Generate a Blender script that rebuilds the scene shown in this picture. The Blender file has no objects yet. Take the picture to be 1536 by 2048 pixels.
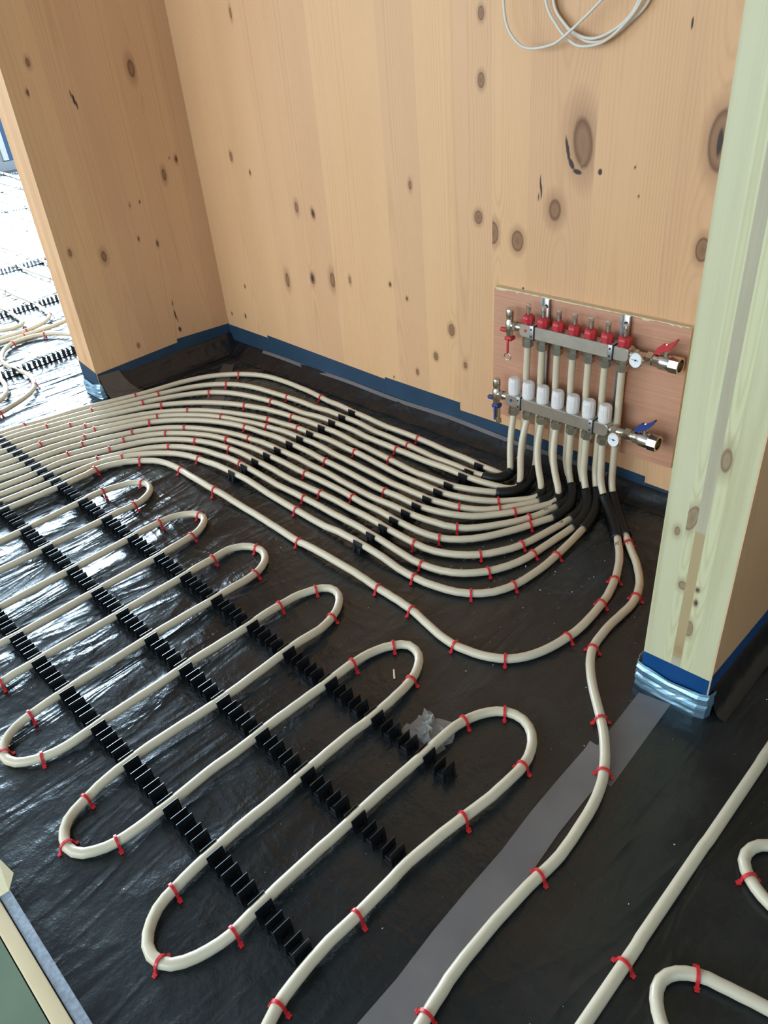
import bpy, bmesh, math, random
import numpy as np
from mathutils import Vector, Matrix
random.seed(7); np.random.seed(7)
SC = bpy.context.scene
COL = SC.collection
def lin(a, b, n): return [float(a) + (float(b) - float(a)) * i / (n - 1) for i in range(n)]
def lin0(a, b, n): return [float(a) + (float(b) - float(a)) * i / n for i in range(n)]

# ------------------------------------------------------------------ camera
cam_d = bpy.data.cameras.new('camera'); cam = bpy.data.objects.new('camera', cam_d); COL.objects.link(cam)
cam_d.sensor_fit = 'VERTICAL'; cam_d.sensor_height = 36.0; cam_d.lens = 36.0 * 1515.65 / 2048
cam_d.clip_start = 0.02; cam_d.clip_end = 100
_p, _r, _y = 0.592246749, 0.0947808589, -0.834490833       # pitch, roll, yaw
fw = Vector((math.sin(_y) * math.cos(_p), math.cos(_y) * math.cos(_p), -math.sin(_p)))
rt = Vector((math.cos(_y), -math.sin(_y), 0)); dn = fw.cross(rt)
cx = math.cos(_r) * rt + math.sin(_r) * dn; cy = -math.sin(_r) * rt + math.cos(_r) * dn
M = Matrix(((cx.x, -cy.x, -fw.x, 0), (cx.y, -cy.y, -fw.y, 0), (cx.z, -cy.z, -fw.z, 1.25), (0, 0, 0, 1)))
cam.matrix_world = M
SC.camera = cam

# ------------------------------------------------------------------ world, daylight, exposure
w = bpy.data.worlds.new('world'); SC.world = w; w.use_nodes = True
wb = w.node_tree.nodes['Background']; wb.inputs[0].default_value = (0.72, 0.86, 1.0, 1); wb.inputs[1].default_value = 1.6
SC.view_settings.view_transform = 'Standard'; SC.view_settings.look = 'None'
SC.view_settings.gamma = 1.0; SC.view_settings.use_curve_mapping = False
SC.view_settings.exposure = 0.12
def area_lamp(name, loc, direction, sx, sy, power, color, spread=math.pi):
    d = bpy.data.lights.new(name, 'AREA'); d.shape = 'RECTANGLE'; d.size = sx; d.size_y = sy
    d.energy = power; d.color = color; d.spread = spread
    o = bpy.data.objects.new(name, d); COL.objects.link(o); o.location = loc
    o.rotation_euler = Vector(direction).to_track_quat('-Z', 'Y').to_euler()
    return o
# daylight at window_1 far left, window_2 behind, window_3 right, then two added fills
area_lamp('window_and_fill_light', (-9.50, 2.65, 1.80), (1, 0, 0), 3.7, 3.1, 1700, (0.62, 0.83, 1.0))
area_lamp('window_and_fill_light', (-2.9, -2.85, 1.45), (0, 1, 0), 2.2, 1.7, 56, (1.0, 0.93, 0.82))
area_lamp('window_and_fill_light', (2.1, -0.6, 1.4), (-1, 0, 0), 1.6, 1.6, 9, (0.52, 0.88, 1.0))
area_lamp('window_and_fill_light', (-0.55, -2.85, 1.45), (0, 1, 0), 1.8, 1.7, 58, (0.58, 0.86, 1.0))  # cool fill lamp added to take warmth out of the left wall
area_lamp('window_and_fill_light', (-5.6, -2.85, 1.5), (0, 1, 0), 2.0, 1.9, 85, (0.80, 0.91, 1.0))  # fill lamp added for the snaking pipe and the left wall end

PATHS = {
 'circuit': [(-777,1533,12),(-766,1517,12),(-754,1501,12),(-743,1484,12),(-733,1467,12),(-723,1449,12),(-715,1431,12),(-707,1413,12),(-699,1394,12),(-693,1375,12),(-687,1356,12),(-682,1337,12),(-677,1318,12),(-674,1298,12),(-671,1278,12),(-669,1258,12),(-667,1238,12),(-666,1218,12),(-665,1198,12),(-665,1178,12),(-666,1158,12),(-669,1138,12),(-672,1119,12),(-676,1099,12),(-681,1080,12),(-687,1061,12),(-695,1042,12),(-704,1025,12),(-716,1008,12),(-729,994,12),(-745,982,12),(-763,972,12),(-781,964,12),(-800,958,12),(-820,954,12),(-839,950,12),(-859,949,12),(-879,950,12),(-899,952,12),(-919,956,12),(-938,960,12),(-958,964,12),(-977,968,13),(-997,972,13),(-1017,975,13),(-1037,976,13),(-1057,978,13),(-1077,978,13),(-1097,979,13),(-1117,979,13),(-1137,979,14),(-1157,979,16),(-1177,979,19),(-1197,978,21),(-1217,978,23),(-1237,977,24),(-1257,977,24),(-1277,977,24),(-1297,977,24),(-1317,977,24),(-1336,977,24),(-1356,977,23),(-1376,978,22),(-1396,978,20),(-1416,979,18),(-1436,979,15),(-1456,980,13),(-1476,980,13),(-1496,981,13),(-1516,982,13),(-1536,983,13),(-1556,984,13),(-1576,984,13),(-1596,985,13),(-1616,986,13),(-1636,986,13),(-1656,987,13),(-1676,987,13),(-1696,987,13),(-1716,987,13),(-1736,987,14),(-1756,986,16),(-1776,985,18),(-1796,984,21),(-1816,983,23),(-1836,982,24),(-1856,981,24),(-1876,981,24),(-1896,980,24),(-1916,981,24),(-1936,981,24),(-1956,982,23),(-1976,983,22),(-1996,984,20),(-2016,986,18),(-2036,989,15),(-2055,990,14),(-2075,991,13),(-2095,991,13),(-2115,990,13),(-2135,988,13),(-2155,985,13),(-2174,980,13),(-2193,974,13),(-2211,964,13),(-2228,953,12),(-2243,941,12),(-2258,927,12),(-2271,913,12),(-2284,897,13),(-2293,879,13),(-2301,861,14),(-2307,842,15),(-2310,822,16),(-2308,802,18),(-2303,783,20),(-2297,764,21),(-2295,744,23),(-2293,724,24),(-2293,704,24),(-2293,684,24),(-2293,664,24),(-2294,644,24),(-2295,624,24),(-2295,604,24),(-2297,584,24),(-2298,564,24),(-2299,544,24),(-2301,524,24),(-2303,504,24),(-2305,485,24),(-2307,465,24),(-2309,445,24),(-2310,425,24),(-2311,405,24),(-2311,385,24),(-2311,365,24),(-2311,345,24),(-2311,325,24),(-2311,305,24),(-2311,285,24),(-2311,265,24),(-2311,245,24),(-2311,225,23),(-2311,205,21),(-2311,185,18),(-2310,165,16),(-2306,145,14),(-2297,128,13),(-2284,113,12),(-2267,102,12),(-2248,95,12),(-2229,92,12),(-2209,93,12),(-2190,98,12),(-2172,107,12),(-2157,120,12),(-2145,136,13),(-2139,155,15),(-2137,175,17),(-2136,195,20),(-2136,215,22),(-2136,235,24),(-2136,255,24),(-2136,275,24),(-2136,295,24),(-2136,315,24),(-2136,335,24),(-2136,355,24),(-2136,375,24),(-2136,395,24),(-2137,415,24),(-2137,434,24),(-2137,454,24),(-2138,474,24),(-2139,494,24),(-2139,514,24),(-2140,534,24),(-2141,554,24),(-2141,574,24),(-2142,594,24),(-2143,614,24),(-2143,634,24),(-2144,654,24),(-2146,674,24),(-2148,694,24),(-2150,714,24),(-2152,734,22),(-2153,754,20),(-2153,774,18),(-2151,794,15),(-2147,813,14),(-2140,832,13),(-2129,849,12),(-2115,862,12),(-2097,870,12),(-2077,870,12),(-2058,864,12),(-2041,853,12),(-2027,839,13),(-2017,822,13),(-2008,804,14),(-2001,785,16),(-1997,766,19),(-1994,746,21),(-1994,726,23),(-1993,706,24),(-1993,686,24),(-1992,666,24),(-1990,646,24),(-1990,626,24),(-1990,606,24),(-1991,586,24),(-1992,566,24),(-1992,546,24),(-1993,526,24),(-1993,506,24),(-1992,486,24),(-1992,466,24),(-1991,446,24),(-1992,426,24),(-1992,406,24),(-1993,386,24),(-1994,366,24),(-1994,346,24),(-1994,326,24),(-1994,306,24),(-1994,286,24),(-1994,266,24),(-1994,246,24),(-1994,226,23),(-1994,206,21),(-1994,186,18),(-1993,166,16),(-1990,147,14),(-1982,128,13),(-1969,113,12),(-1953,101,12),(-1934,94,12),(-1915,91,12),(-1895,94,12),(-1876,100,12),(-1859,111,12),(-1846,126,13),(-1837,144,14),(-1833,163,15),(-1832,183,18),(-1832,203,21),(-1832,223,23),(-1832,243,24),(-1832,263,24),(-1832,283,24),(-1832,303,24),(-1832,323,24),(-1833,343,24),(-1833,363,24),(-1833,383,24),(-1833,403,24),(-1833,423,24),(-1833,443,24),(-1833,463,24),(-1834,483,24),(-1834,503,24),(-1834,523,24),(-1834,543,24),(-1834,563,24),(-1834,583,24),(-1835,603,24),(-1835,623,24),(-1836,643,24),(-1837,663,24),(-1838,683,24),(-1840,703,24),(-1842,723,23),(-1844,743,21),(-1846,763,19),(-1848,782,17),(-1849,802,15),(-1847,822,13),(-1839,841,12),(-1828,857,12),(-1813,870,12),(-1794,878,12),(-1774,878,12),(-1756,870,12),(-1742,856,12),(-1730,840,13),(-1721,822,13),(-1715,803,14),(-1709,784,17),(-1705,764,19),(-1701,745,21),(-1698,725,23),(-1695,705,24),(-1693,685,24),(-1692,665,24),(-1692,645,24),(-1692,625,24),(-1692,605,24),(-1691,585,24),(-1691,565,24),(-1691,545,24),(-1691,525,24),(-1691,505,24),(-1690,485,24),(-1690,465,24),(-1690,445,24),(-1689,425,24),(-1689,405,24),(-1688,385,24),(-1687,365,24),(-1687,345,24),(-1687,325,24),(-1686,305,24),(-1686,285,24),(-1687,265,24),(-1689,246,24),(-1690,226,23),(-1690,206,21),(-1690,186,18),(-1690,166,16),(-1687,146,14),(-1680,127,13),(-1669,111,12),(-1653,99,12),(-1634,93,12),(-1614,94,12),(-1596,102,12),(-1582,116,12),(-1572,133,13),(-1566,152,14),(-1564,172,17),(-1563,192,19),(-1562,212,22),(-1560,232,23),(-1559,252,24),(-1560,272,24),(-1560,292,24),(-1560,312,24),(-1560,332,24),(-1559,352,24),(-1559,372,24),(-1558,392,24),(-1557,412,24),(-1557,432,24),(-1557,452,24),(-1557,472,24),(-1558,492,24),(-1558,512,24),(-1558,532,24),(-1558,552,24),(-1558,572,24),(-1558,592,24),(-1558,612,24),(-1558,632,24),(-1558,652,24),(-1559,672,24),(-1560,692,24),(-1562,711,24),(-1563,731,23),(-1565,751,21),(-1568,771,18),(-1572,791,16),(-1576,810,14),(-1576,830,13),(-1569,849,12),(-1558,865,12),(-1542,877,12),(-1524,885,12),(-1504,888,12),(-1484,884,12),(-1467,875,12),(-1452,862,12),(-1441,845,12),(-1432,827,13),(-1427,808,14),(-1423,788,16),(-1420,769,18),(-1418,749,21),(-1417,729,23),(-1416,709,24),(-1415,689,24),(-1415,669,24),(-1415,649,24),(-1416,629,24),(-1417,609,24),(-1418,589,24),(-1418,569,24),(-1419,549,24),(-1420,529,24),(-1420,509,24),(-1420,489,24),(-1419,469,24),(-1418,449,24),(-1418,429,24),(-1417,409,24),(-1417,389,24),(-1416,369,24),(-1416,349,24),(-1415,329,24),(-1415,309,24),(-1414,289,24),(-1413,269,24),(-1412,249,24),(-1412,229,23),(-1412,209,21),(-1412,189,19),(-1412,169,16),(-1409,149,14),(-1401,131,13),(-1389,115,12),(-1373,104,12),(-1354,98,12),(-1334,100,12),(-1316,109,12),(-1302,123,13),(-1291,140,13),(-1281,157,15),(-1273,175,17),(-1267,195,20),(-1264,214,22),(-1263,234,24),(-1264,254,24),(-1266,274,24),(-1266,294,24),(-1266,314,24),(-1266,334,24),(-1266,354,24),(-1266,374,24),(-1265,394,24),(-1265,414,24),(-1265,434,24),(-1266,454,24),(-1267,474,24),(-1268,494,24),(-1268,514,24),(-1268,534,24),(-1267,554,24),(-1266,574,24),(-1266,594,24),(-1265,614,24),(-1264,634,24),(-1264,654,24),(-1264,674,24),(-1265,694,24),(-1266,714,24),(-1268,734,22),(-1269,754,20),(-1270,774,18),(-1271,793,15),(-1271,813,14),(-1268,833,13),(-1262,852,12),(-1254,871,12),(-1244,888,12),(-1228,900,12),(-1209,903,12),(-1190,897,12),(-1174,885,12),(-1161,870,12),(-1150,853,12),(-1142,835,13),(-1135,816,13),(-1130,797,15),(-1126,777,17),(-1125,757,20),(-1125,737,22),(-1125,717,24),(-1125,697,24),(-1125,677,24),(-1124,657,24),(-1123,637,24),(-1122,617,24),(-1121,597,24),(-1121,577,24),(-1120,557,24),(-1119,538,24),(-1119,518,24),(-1119,498,24),(-1119,478,24),(-1120,458,24),(-1121,438,24),(-1122,418,24),(-1124,398,24),(-1125,378,24),(-1126,358,24),(-1127,338,24),(-1128,318,24),(-1128,298,24),(-1127,278,24),(-1126,258,24),(-1125,238,24),(-1124,218,22),(-1123,198,20),(-1120,178,17),(-1117,159,15),(-1113,139,13),(-1104,121,13),(-1090,107,12),(-1072,98,12),(-1053,94,12),(-1033,98,12),(-1017,109,12),(-1005,125,13),(-996,143,13),(-989,161,15),(-984,181,18),(-981,200,20),(-979,220,22),(-978,240,24),(-978,260,24),(-978,280,24),(-979,300,24),(-980,320,24),(-981,340,24),(-982,360,24),(-982,380,24),(-981,400,24),(-980,420,24),(-980,440,24),(-980,460,24),(-981,480,24),(-982,500,24),(-982,520,24),(-982,540,24),(-981,560,24),(-981,580,24),(-980,600,24),(-980,620,24),(-979,640,24),(-978,660,24),(-979,680,24),(-979,700,24),(-980,720,23),(-981,740,22),(-981,760,19),(-981,780,17),(-979,800,15),(-975,819,13),(-968,838,13),(-958,855,12),(-946,871,12),(-929,881,12),(-909,880,12),(-891,872,12),(-877,858,12),(-866,841,12),(-857,823,13),(-851,805,14),(-846,785,16),(-842,765,19),(-840,746,21),(-837,726,23),(-836,706,24),(-835,686,24),(-835,666,24),(-835,646,24),(-837,626,24),(-838,606,24),(-838,586,24),(-838,566,24),(-838,546,24),(-837,526,24),(-837,506,24),(-837,486,24),(-836,466,24),(-835,446,24),(-835,426,24),(-835,406,24),(-835,386,24),(-836,366,24),(-836,346,24),(-836,326,24),(-835,306,24),(-834,286,24),(-833,266,24),(-832,246,24),(-831,226,23),(-830,206,21),(-829,186,18),(-828,167,16),(-823,147,14),(-813,130,13),(-800,115,12),(-783,104,12),(-764,100,12),(-744,104,12),(-728,115,12),(-716,131,13),(-707,149,14),(-700,167,16),(-694,187,18),(-690,206,21),(-690,226,23),(-691,246,24),(-692,266,24),(-693,286,24),(-694,306,24),(-694,326,24),(-694,346,24),(-694,366,24),(-694,386,24),(-694,406,24),(-693,426,24),(-693,446,24),(-693,466,24),(-694,486,24),(-694,506,24),(-694,526,24),(-694,546,24),(-694,566,24),(-693,586,24),(-693,606,24),(-692,626,24),(-692,646,24),(-691,666,24),(-691,686,24),(-692,706,24),(-692,726,23),(-693,746,21),(-693,766,19),(-691,786,16),(-687,805,14),(-680,824,13),(-671,841,12),(-658,857,12),(-642,869,12),(-623,875,12),(-603,875,12),(-585,868,12),(-569,856,12),(-556,840,12),(-547,823,13),(-540,804,14),(-536,785,16),(-533,765,19),(-533,745,21),(-533,725,23),(-534,705,24),(-535,685,24),(-538,665,24),(-541,645,24),(-544,626,24),(-547,606,24),(-550,586,24),(-553,566,24),(-555,546,24),(-557,527,24),(-559,507,24),(-561,487,24),(-561,467,24),(-560,447,24),(-560,427,24),(-560,407,24),(-560,387,24),(-560,367,24),(-561,347,24),(-562,327,24),(-563,307,24),(-562,287,24),(-561,267,24),(-559,247,24),(-557,227,23),(-555,207,21),(-551,188,19),(-545,169,16),(-538,150,14),(-530,132,13),(-519,115,12),(-505,101,12),(-488,91,12),(-468,88,12),(-449,90,12),(-430,98,12),(-414,110,12),(-401,125,12),(-390,142,12),(-381,160,12),(-375,179,12),(-371,198,12),(-369,218,12),(-369,238,12),(-371,258,12),(-374,278,12),(-377,298,12),(-380,317,12),(-383,337,12),(-386,357,12),(-388,377,12),(-391,396,12),(-392,416,12),(-393,436,12),(-393,456,12),(-393,476,12),(-393,496,12),(-393,516,12),(-392,536,12),(-391,556,12),(-390,576,12),(-389,596,12),(-387,616,12),(-384,636,12),(-382,656,12),(-381,676,12),(-382,696,12),(-383,716,12),(-385,735,12),(-387,755,12),(-389,775,12),(-392,795,12),(-396,815,12),(-401,834,12),(-407,853,12),(-415,871,12),(-424,889,12),(-434,907,12),(-445,924,12),(-456,940,12),(-468,956,12),(-481,971,12),(-494,986,12),(-508,1001,12),(-521,1015,12),(-535,1030,12),(-548,1045,12),(-561,1061,12),(-573,1077,12),(-584,1093,12),(-594,1110,12),(-603,1128,12),(-609,1147,12),(-613,1167,12),(-615,1187,12),(-617,1207,12),(-618,1227,12),(-618,1247,12),(-617,1267,12),(-617,1287,12),(-616,1307,12),(-617,1327,12),(-620,1346,12),(-625,1366,12),(-632,1384,12),(-640,1403,12),(-650,1420,12),(-661,1437,12),(-673,1453,12),(-685,1469,12),(-698,1484,12),(-712,1498,12),(-726,1513,12),(-739,1527,12),(-753,1542,12),(-766,1557,12)],
 'b1': [(-1212,1596,22),(-1243,1595,24),(-1273,1596,24),(-1303,1597,24),(-1333,1600,24),(-1363,1603,23),(-1393,1606,21),(-1423,1611,17),(-1452,1615,14),(-1482,1618,13),(-1512,1621,13),(-1543,1622,13),(-1573,1623,13),(-1603,1623,13),(-1633,1623,13),(-1663,1622,13),(-1693,1621,13),(-1723,1619,13),(-1753,1617,16),(-1783,1615,19),(-1814,1614,22),(-1844,1613,24),(-1874,1614,24),(-1904,1615,24),(-1934,1618,24),(-1964,1622,23),(-1994,1626,21),(-2023,1630,17),(-2053,1634,14),(-2083,1638,13),(-2113,1642,13),(-2143,1645,13),(-2173,1648,13),(-2203,1650,13),(-2233,1651,12),(-2263,1652,12),(-2293,1653,12),(-2324,1653,12),(-2354,1652,12),(-2384,1650,12),(-2414,1647,12),(-2443,1642,12),(-2472,1634,12),(-2500,1623,12),(-2527,1609,12),(-2553,1593,12),(-2577,1575,12),(-2600,1556,12),(-2622,1535,12),(-2641,1512,12),(-2659,1487,12),(-2673,1461,12),(-2686,1433,12),(-2697,1405,12),(-2706,1377,12),(-2713,1347,12),(-2719,1318,12),(-2726,1288,12),(-2733,1259,12),(-2742,1230,12),(-2751,1202,12),(-2761,1173,12),(-2771,1145,12),(-2782,1117,12),(-2792,1088,12),(-2802,1060,12),(-2812,1031,12),(-2820,1002,12),(-2827,973,12),(-2832,943,12),(-2837,914,12),(-2841,884,13),(-2845,854,14),(-2849,824,16),(-2852,794,19),(-2855,764,21),(-2856,734,23),(-2857,704,24),(-2859,674,24),(-2861,644,24),(-2862,614,24),(-2864,583,24),(-2866,553,24),(-2868,523,24),(-2870,493,24),(-2872,463,24),(-2874,433,24),(-2875,403,24),(-2877,373,24),(-2879,343,24),(-2881,313,24),(-2883,283,24),(-2885,253,24),(-2887,223,23),(-2889,192,19),(-2890,162,15),(-2892,132,13),(-2894,102,12),(-2896,72,12),(-2898,42,12),(-2900,12,12),(-2902,-18,12),(-2903,-48,12),(-2905,-78,12),(-2907,-108,12),(-2909,-138,12),(-2911,-168,12),(-2913,-199,12)],
 'b2': [(-1220,1557,23),(-1249,1553,24),(-1279,1549,24),(-1309,1548,24),(-1340,1549,24),(-1370,1550,23),(-1400,1553,20),(-1430,1556,16),(-1459,1559,13),(-1489,1562,13),(-1519,1564,13),(-1550,1566,13),(-1580,1568,13),(-1610,1569,13),(-1640,1570,13),(-1670,1571,13),(-1700,1571,13),(-1730,1570,13),(-1760,1569,16),(-1790,1568,20),(-1820,1568,23),(-1850,1567,24),(-1881,1566,24),(-1911,1566,24),(-1941,1566,24),(-1971,1567,23),(-2001,1568,20),(-2031,1569,16),(-2061,1570,13),(-2091,1570,13),(-2121,1570,13),(-2151,1569,13),(-2181,1567,13),(-2211,1564,13),(-2241,1562,12),(-2271,1559,12),(-2301,1556,12),(-2331,1553,12),(-2361,1550,12),(-2391,1545,12),(-2420,1539,12),(-2449,1531,12),(-2478,1520,12),(-2504,1507,12),(-2530,1491,12),(-2554,1473,12),(-2576,1452,12),(-2596,1430,12),(-2614,1405,12),(-2629,1380,12),(-2643,1353,12),(-2655,1325,12),(-2667,1298,12),(-2678,1270,12),(-2689,1242,12),(-2700,1214,12),(-2711,1185,12),(-2721,1157,12),(-2732,1129,12),(-2742,1101,12),(-2752,1072,12),(-2761,1044,12),(-2771,1015,12),(-2780,986,12),(-2788,958,12),(-2796,928,12),(-2803,899,13),(-2808,869,13),(-2812,840,15),(-2815,810,17),(-2818,780,20),(-2820,750,22),(-2822,720,24),(-2824,690,24),(-2826,660,24),(-2828,630,24),(-2830,600,24),(-2833,569,24),(-2835,539,24),(-2837,509,24),(-2839,479,24),(-2841,449,24),(-2843,419,24),(-2845,389,24),(-2847,359,24),(-2850,329,24),(-2852,299,24),(-2854,269,24),(-2856,239,24),(-2858,209,21),(-2860,179,17),(-2862,149,14),(-2864,119,12),(-2867,89,12),(-2869,59,12),(-2871,29,12),(-2873,-1,12),(-2875,-31,12),(-2877,-61,12),(-2879,-91,12),(-2881,-121,12),(-2884,-151,12),(-2886,-181,12),(-2888,-211,12)],
 'b3': [(-1166,1546,17),(-1194,1534,21),(-1222,1526,23),(-1252,1521,24),(-1282,1519,24),(-1312,1519,24),(-1342,1520,24),(-1373,1521,22),(-1403,1523,19),(-1433,1524,16),(-1463,1526,13),(-1493,1526,13),(-1523,1526,13),(-1553,1526,13),(-1583,1525,13),(-1614,1525,13),(-1644,1525,13),(-1674,1524,13),(-1704,1524,13),(-1734,1523,14),(-1764,1522,17),(-1794,1521,21),(-1825,1519,23),(-1855,1518,24),(-1885,1517,24),(-1915,1516,24),(-1945,1515,24),(-1975,1514,22),(-2005,1513,19),(-2035,1512,15),(-2065,1511,13),(-2096,1510,13),(-2126,1509,13),(-2156,1509,13),(-2186,1508,13),(-2216,1506,12),(-2246,1502,12),(-2276,1498,12),(-2305,1492,12),(-2335,1486,12),(-2364,1479,12),(-2393,1471,12),(-2422,1461,12),(-2450,1450,12),(-2476,1435,12),(-2501,1419,12),(-2524,1399,12),(-2546,1378,12),(-2565,1355,12),(-2583,1331,12),(-2600,1305,12),(-2615,1280,12),(-2629,1253,12),(-2643,1226,12),(-2655,1199,12),(-2667,1171,12),(-2679,1143,12),(-2690,1115,12),(-2701,1087,12),(-2711,1059,12),(-2722,1031,12),(-2732,1002,12),(-2742,974,12),(-2751,945,12),(-2760,916,12),(-2768,887,13),(-2774,858,14),(-2779,828,16),(-2783,798,18),(-2786,768,21),(-2788,738,23),(-2790,708,24),(-2792,678,24),(-2794,648,24),(-2796,618,24),(-2798,588,24),(-2800,558,24),(-2802,527,24),(-2804,497,24),(-2807,467,24),(-2809,437,24),(-2811,407,24),(-2813,377,24),(-2815,347,24),(-2817,317,24),(-2819,287,24),(-2821,257,24),(-2823,227,23),(-2826,197,20),(-2828,167,16),(-2830,137,13),(-2832,107,12),(-2834,76,12),(-2836,46,12),(-2838,16,12),(-2840,-14,12),(-2842,-44,12),(-2845,-74,12),(-2847,-104,12),(-2849,-134,12),(-2851,-164,12),(-2853,-194,12),(-2855,-224,12)],
 'b4': [(-1146,1529,15),(-1169,1510,17),(-1193,1492,21),(-1218,1476,23),(-1245,1464,24),(-1274,1455,24),(-1304,1450,24),(-1334,1447,24),(-1364,1446,23),(-1394,1447,21),(-1423,1449,17),(-1453,1453,14),(-1483,1456,13),(-1513,1459,13),(-1543,1461,13),(-1573,1464,13),(-1603,1466,13),(-1633,1468,13),(-1662,1470,13),(-1692,1472,13),(-1722,1472,13),(-1752,1473,15),(-1782,1472,19),(-1812,1471,22),(-1842,1470,24),(-1872,1468,24),(-1902,1467,24),(-1932,1466,24),(-1962,1466,23),(-1992,1467,21),(-2022,1468,17),(-2052,1469,14),(-2082,1467,13),(-2112,1464,13),(-2142,1459,13),(-2171,1454,13),(-2201,1449,13),(-2230,1442,12),(-2259,1433,12),(-2287,1424,12),(-2315,1413,12),(-2343,1402,12),(-2370,1389,12),(-2397,1375,12),(-2423,1360,12),(-2448,1344,12),(-2472,1327,12),(-2496,1308,12),(-2518,1288,12),(-2539,1267,12),(-2560,1245,12),(-2579,1222,12),(-2597,1197,12),(-2613,1172,12),(-2627,1146,12),(-2640,1119,12),(-2652,1091,12),(-2664,1064,12),(-2675,1036,12),(-2686,1008,12),(-2697,980,12),(-2706,952,12),(-2715,923,12),(-2723,894,13),(-2729,865,13),(-2734,835,15),(-2737,805,18),(-2740,775,20),(-2742,745,22),(-2744,715,24),(-2745,685,24),(-2747,656,24),(-2749,626,24),(-2751,596,24),(-2753,566,24),(-2755,536,24),(-2757,506,24),(-2759,476,24),(-2761,446,24),(-2763,416,24),(-2764,386,24),(-2766,356,24),(-2768,326,24),(-2770,296,24),(-2772,266,24),(-2774,236,24),(-2776,206,21),(-2778,177,17),(-2780,147,14),(-2781,117,12),(-2783,87,12),(-2785,57,12),(-2787,27,12),(-2789,-3,12),(-2791,-33,12),(-2793,-63,12),(-2795,-93,12),(-2797,-123,12),(-2798,-153,12),(-2800,-183,12),(-2802,-213,12),(-2804,-243,12)],
 'b5': [(-1085,1533,13),(-1106,1511,13),(-1127,1490,13),(-1149,1470,15),(-1172,1451,18),(-1197,1434,21),(-1224,1421,23),(-1253,1411,24),(-1282,1405,24),(-1312,1403,24),(-1342,1402,24),(-1372,1404,23),(-1402,1407,19),(-1432,1410,16),(-1462,1412,13),(-1492,1414,13),(-1522,1416,13),(-1552,1419,13),(-1582,1421,13),(-1612,1424,13),(-1642,1426,13),(-1672,1428,13),(-1702,1428,13),(-1732,1427,14),(-1762,1425,17),(-1792,1423,20),(-1822,1420,23),(-1852,1417,24),(-1882,1414,24),(-1912,1412,24),(-1942,1411,24),(-1972,1411,23),(-2002,1411,20),(-2032,1411,16),(-2062,1410,13),(-2092,1406,13),(-2121,1401,13),(-2151,1394,13),(-2180,1386,13),(-2208,1378,13),(-2237,1368,12),(-2265,1358,12),(-2293,1347,12),(-2321,1335,12),(-2348,1322,12),(-2375,1308,12),(-2400,1293,12),(-2425,1276,12),(-2449,1258,12),(-2472,1239,12),(-2495,1219,12),(-2516,1197,12),(-2536,1175,12),(-2554,1151,12),(-2571,1126,12),(-2586,1100,12),(-2600,1074,12),(-2614,1047,12),(-2627,1020,12),(-2639,993,12),(-2651,965,12),(-2661,936,12),(-2669,908,12),(-2676,878,13),(-2680,848,14),(-2683,819,17),(-2684,789,19),(-2686,759,22),(-2689,729,23),(-2692,699,24),(-2697,669,24),(-2704,640,24),(-2708,610,24),(-2713,580,24),(-2717,551,24),(-2722,521,24),(-2726,491,24),(-2730,461,24),(-2735,432,24),(-2739,402,24),(-2744,372,24),(-2748,343,24),(-2753,313,24),(-2757,283,24),(-2761,253,24),(-2766,224,23),(-2770,194,19),(-2775,164,16),(-2779,134,13),(-2784,105,12),(-2788,75,12),(-2792,45,12),(-2797,16,12),(-2801,-14,12),(-2806,-44,12),(-2810,-74,12),(-2815,-103,12),(-2819,-133,12),(-2823,-163,12),(-2828,-193,12),(-2832,-222,12),(-2837,-252,12)],
 'b6': [(-1048,1547,13),(-1063,1521,13),(-1079,1496,13),(-1097,1471,13),(-1115,1448,13),(-1135,1425,14),(-1158,1405,16),(-1183,1389,19),(-1209,1375,22),(-1238,1366,24),(-1267,1359,24),(-1297,1355,24),(-1327,1354,24),(-1357,1354,23),(-1387,1356,21),(-1417,1358,18),(-1447,1361,14),(-1476,1364,13),(-1506,1366,13),(-1536,1368,13),(-1566,1369,13),(-1596,1370,13),(-1626,1372,13),(-1656,1373,13),(-1686,1375,13),(-1716,1375,13),(-1746,1375,15),(-1776,1375,19),(-1806,1373,22),(-1836,1372,24),(-1866,1370,24),(-1896,1368,24),(-1926,1367,24),(-1956,1367,23),(-1986,1367,21),(-2016,1367,18),(-2046,1366,14),(-2076,1363,13),(-2106,1358,13),(-2135,1351,13),(-2164,1344,13),(-2193,1335,13),(-2222,1327,12),(-2251,1319,12),(-2279,1309,12),(-2307,1298,12),(-2334,1285,12),(-2360,1271,12),(-2386,1255,12),(-2411,1238,12),(-2435,1220,12),(-2458,1201,12),(-2479,1180,12),(-2499,1157,12),(-2517,1133,12),(-2533,1108,12),(-2547,1081,12),(-2561,1054,12),(-2573,1027,12),(-2585,1000,12),(-2597,972,12),(-2608,944,12),(-2618,916,12),(-2627,887,13),(-2633,858,14),(-2638,828,16),(-2641,798,18),(-2642,768,21),(-2643,738,23),(-2643,708,24),(-2645,678,24),(-2649,648,24),(-2654,619,24),(-2657,589,24),(-2660,559,24),(-2663,529,24),(-2666,499,24),(-2669,469,24),(-2672,440,24),(-2675,410,24),(-2678,380,24),(-2681,350,24),(-2683,320,24),(-2686,290,24),(-2689,260,24),(-2692,230,23),(-2695,201,20),(-2698,171,16),(-2701,141,13),(-2704,111,12),(-2707,81,12),(-2710,51,12),(-2712,21,12),(-2715,-9,12),(-2718,-39,12),(-2721,-68,12),(-2724,-98,12),(-2727,-128,12),(-2730,-158,12),(-2733,-188,12),(-2736,-218,12),(-2739,-248,12),(-2741,-278,12)],
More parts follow.
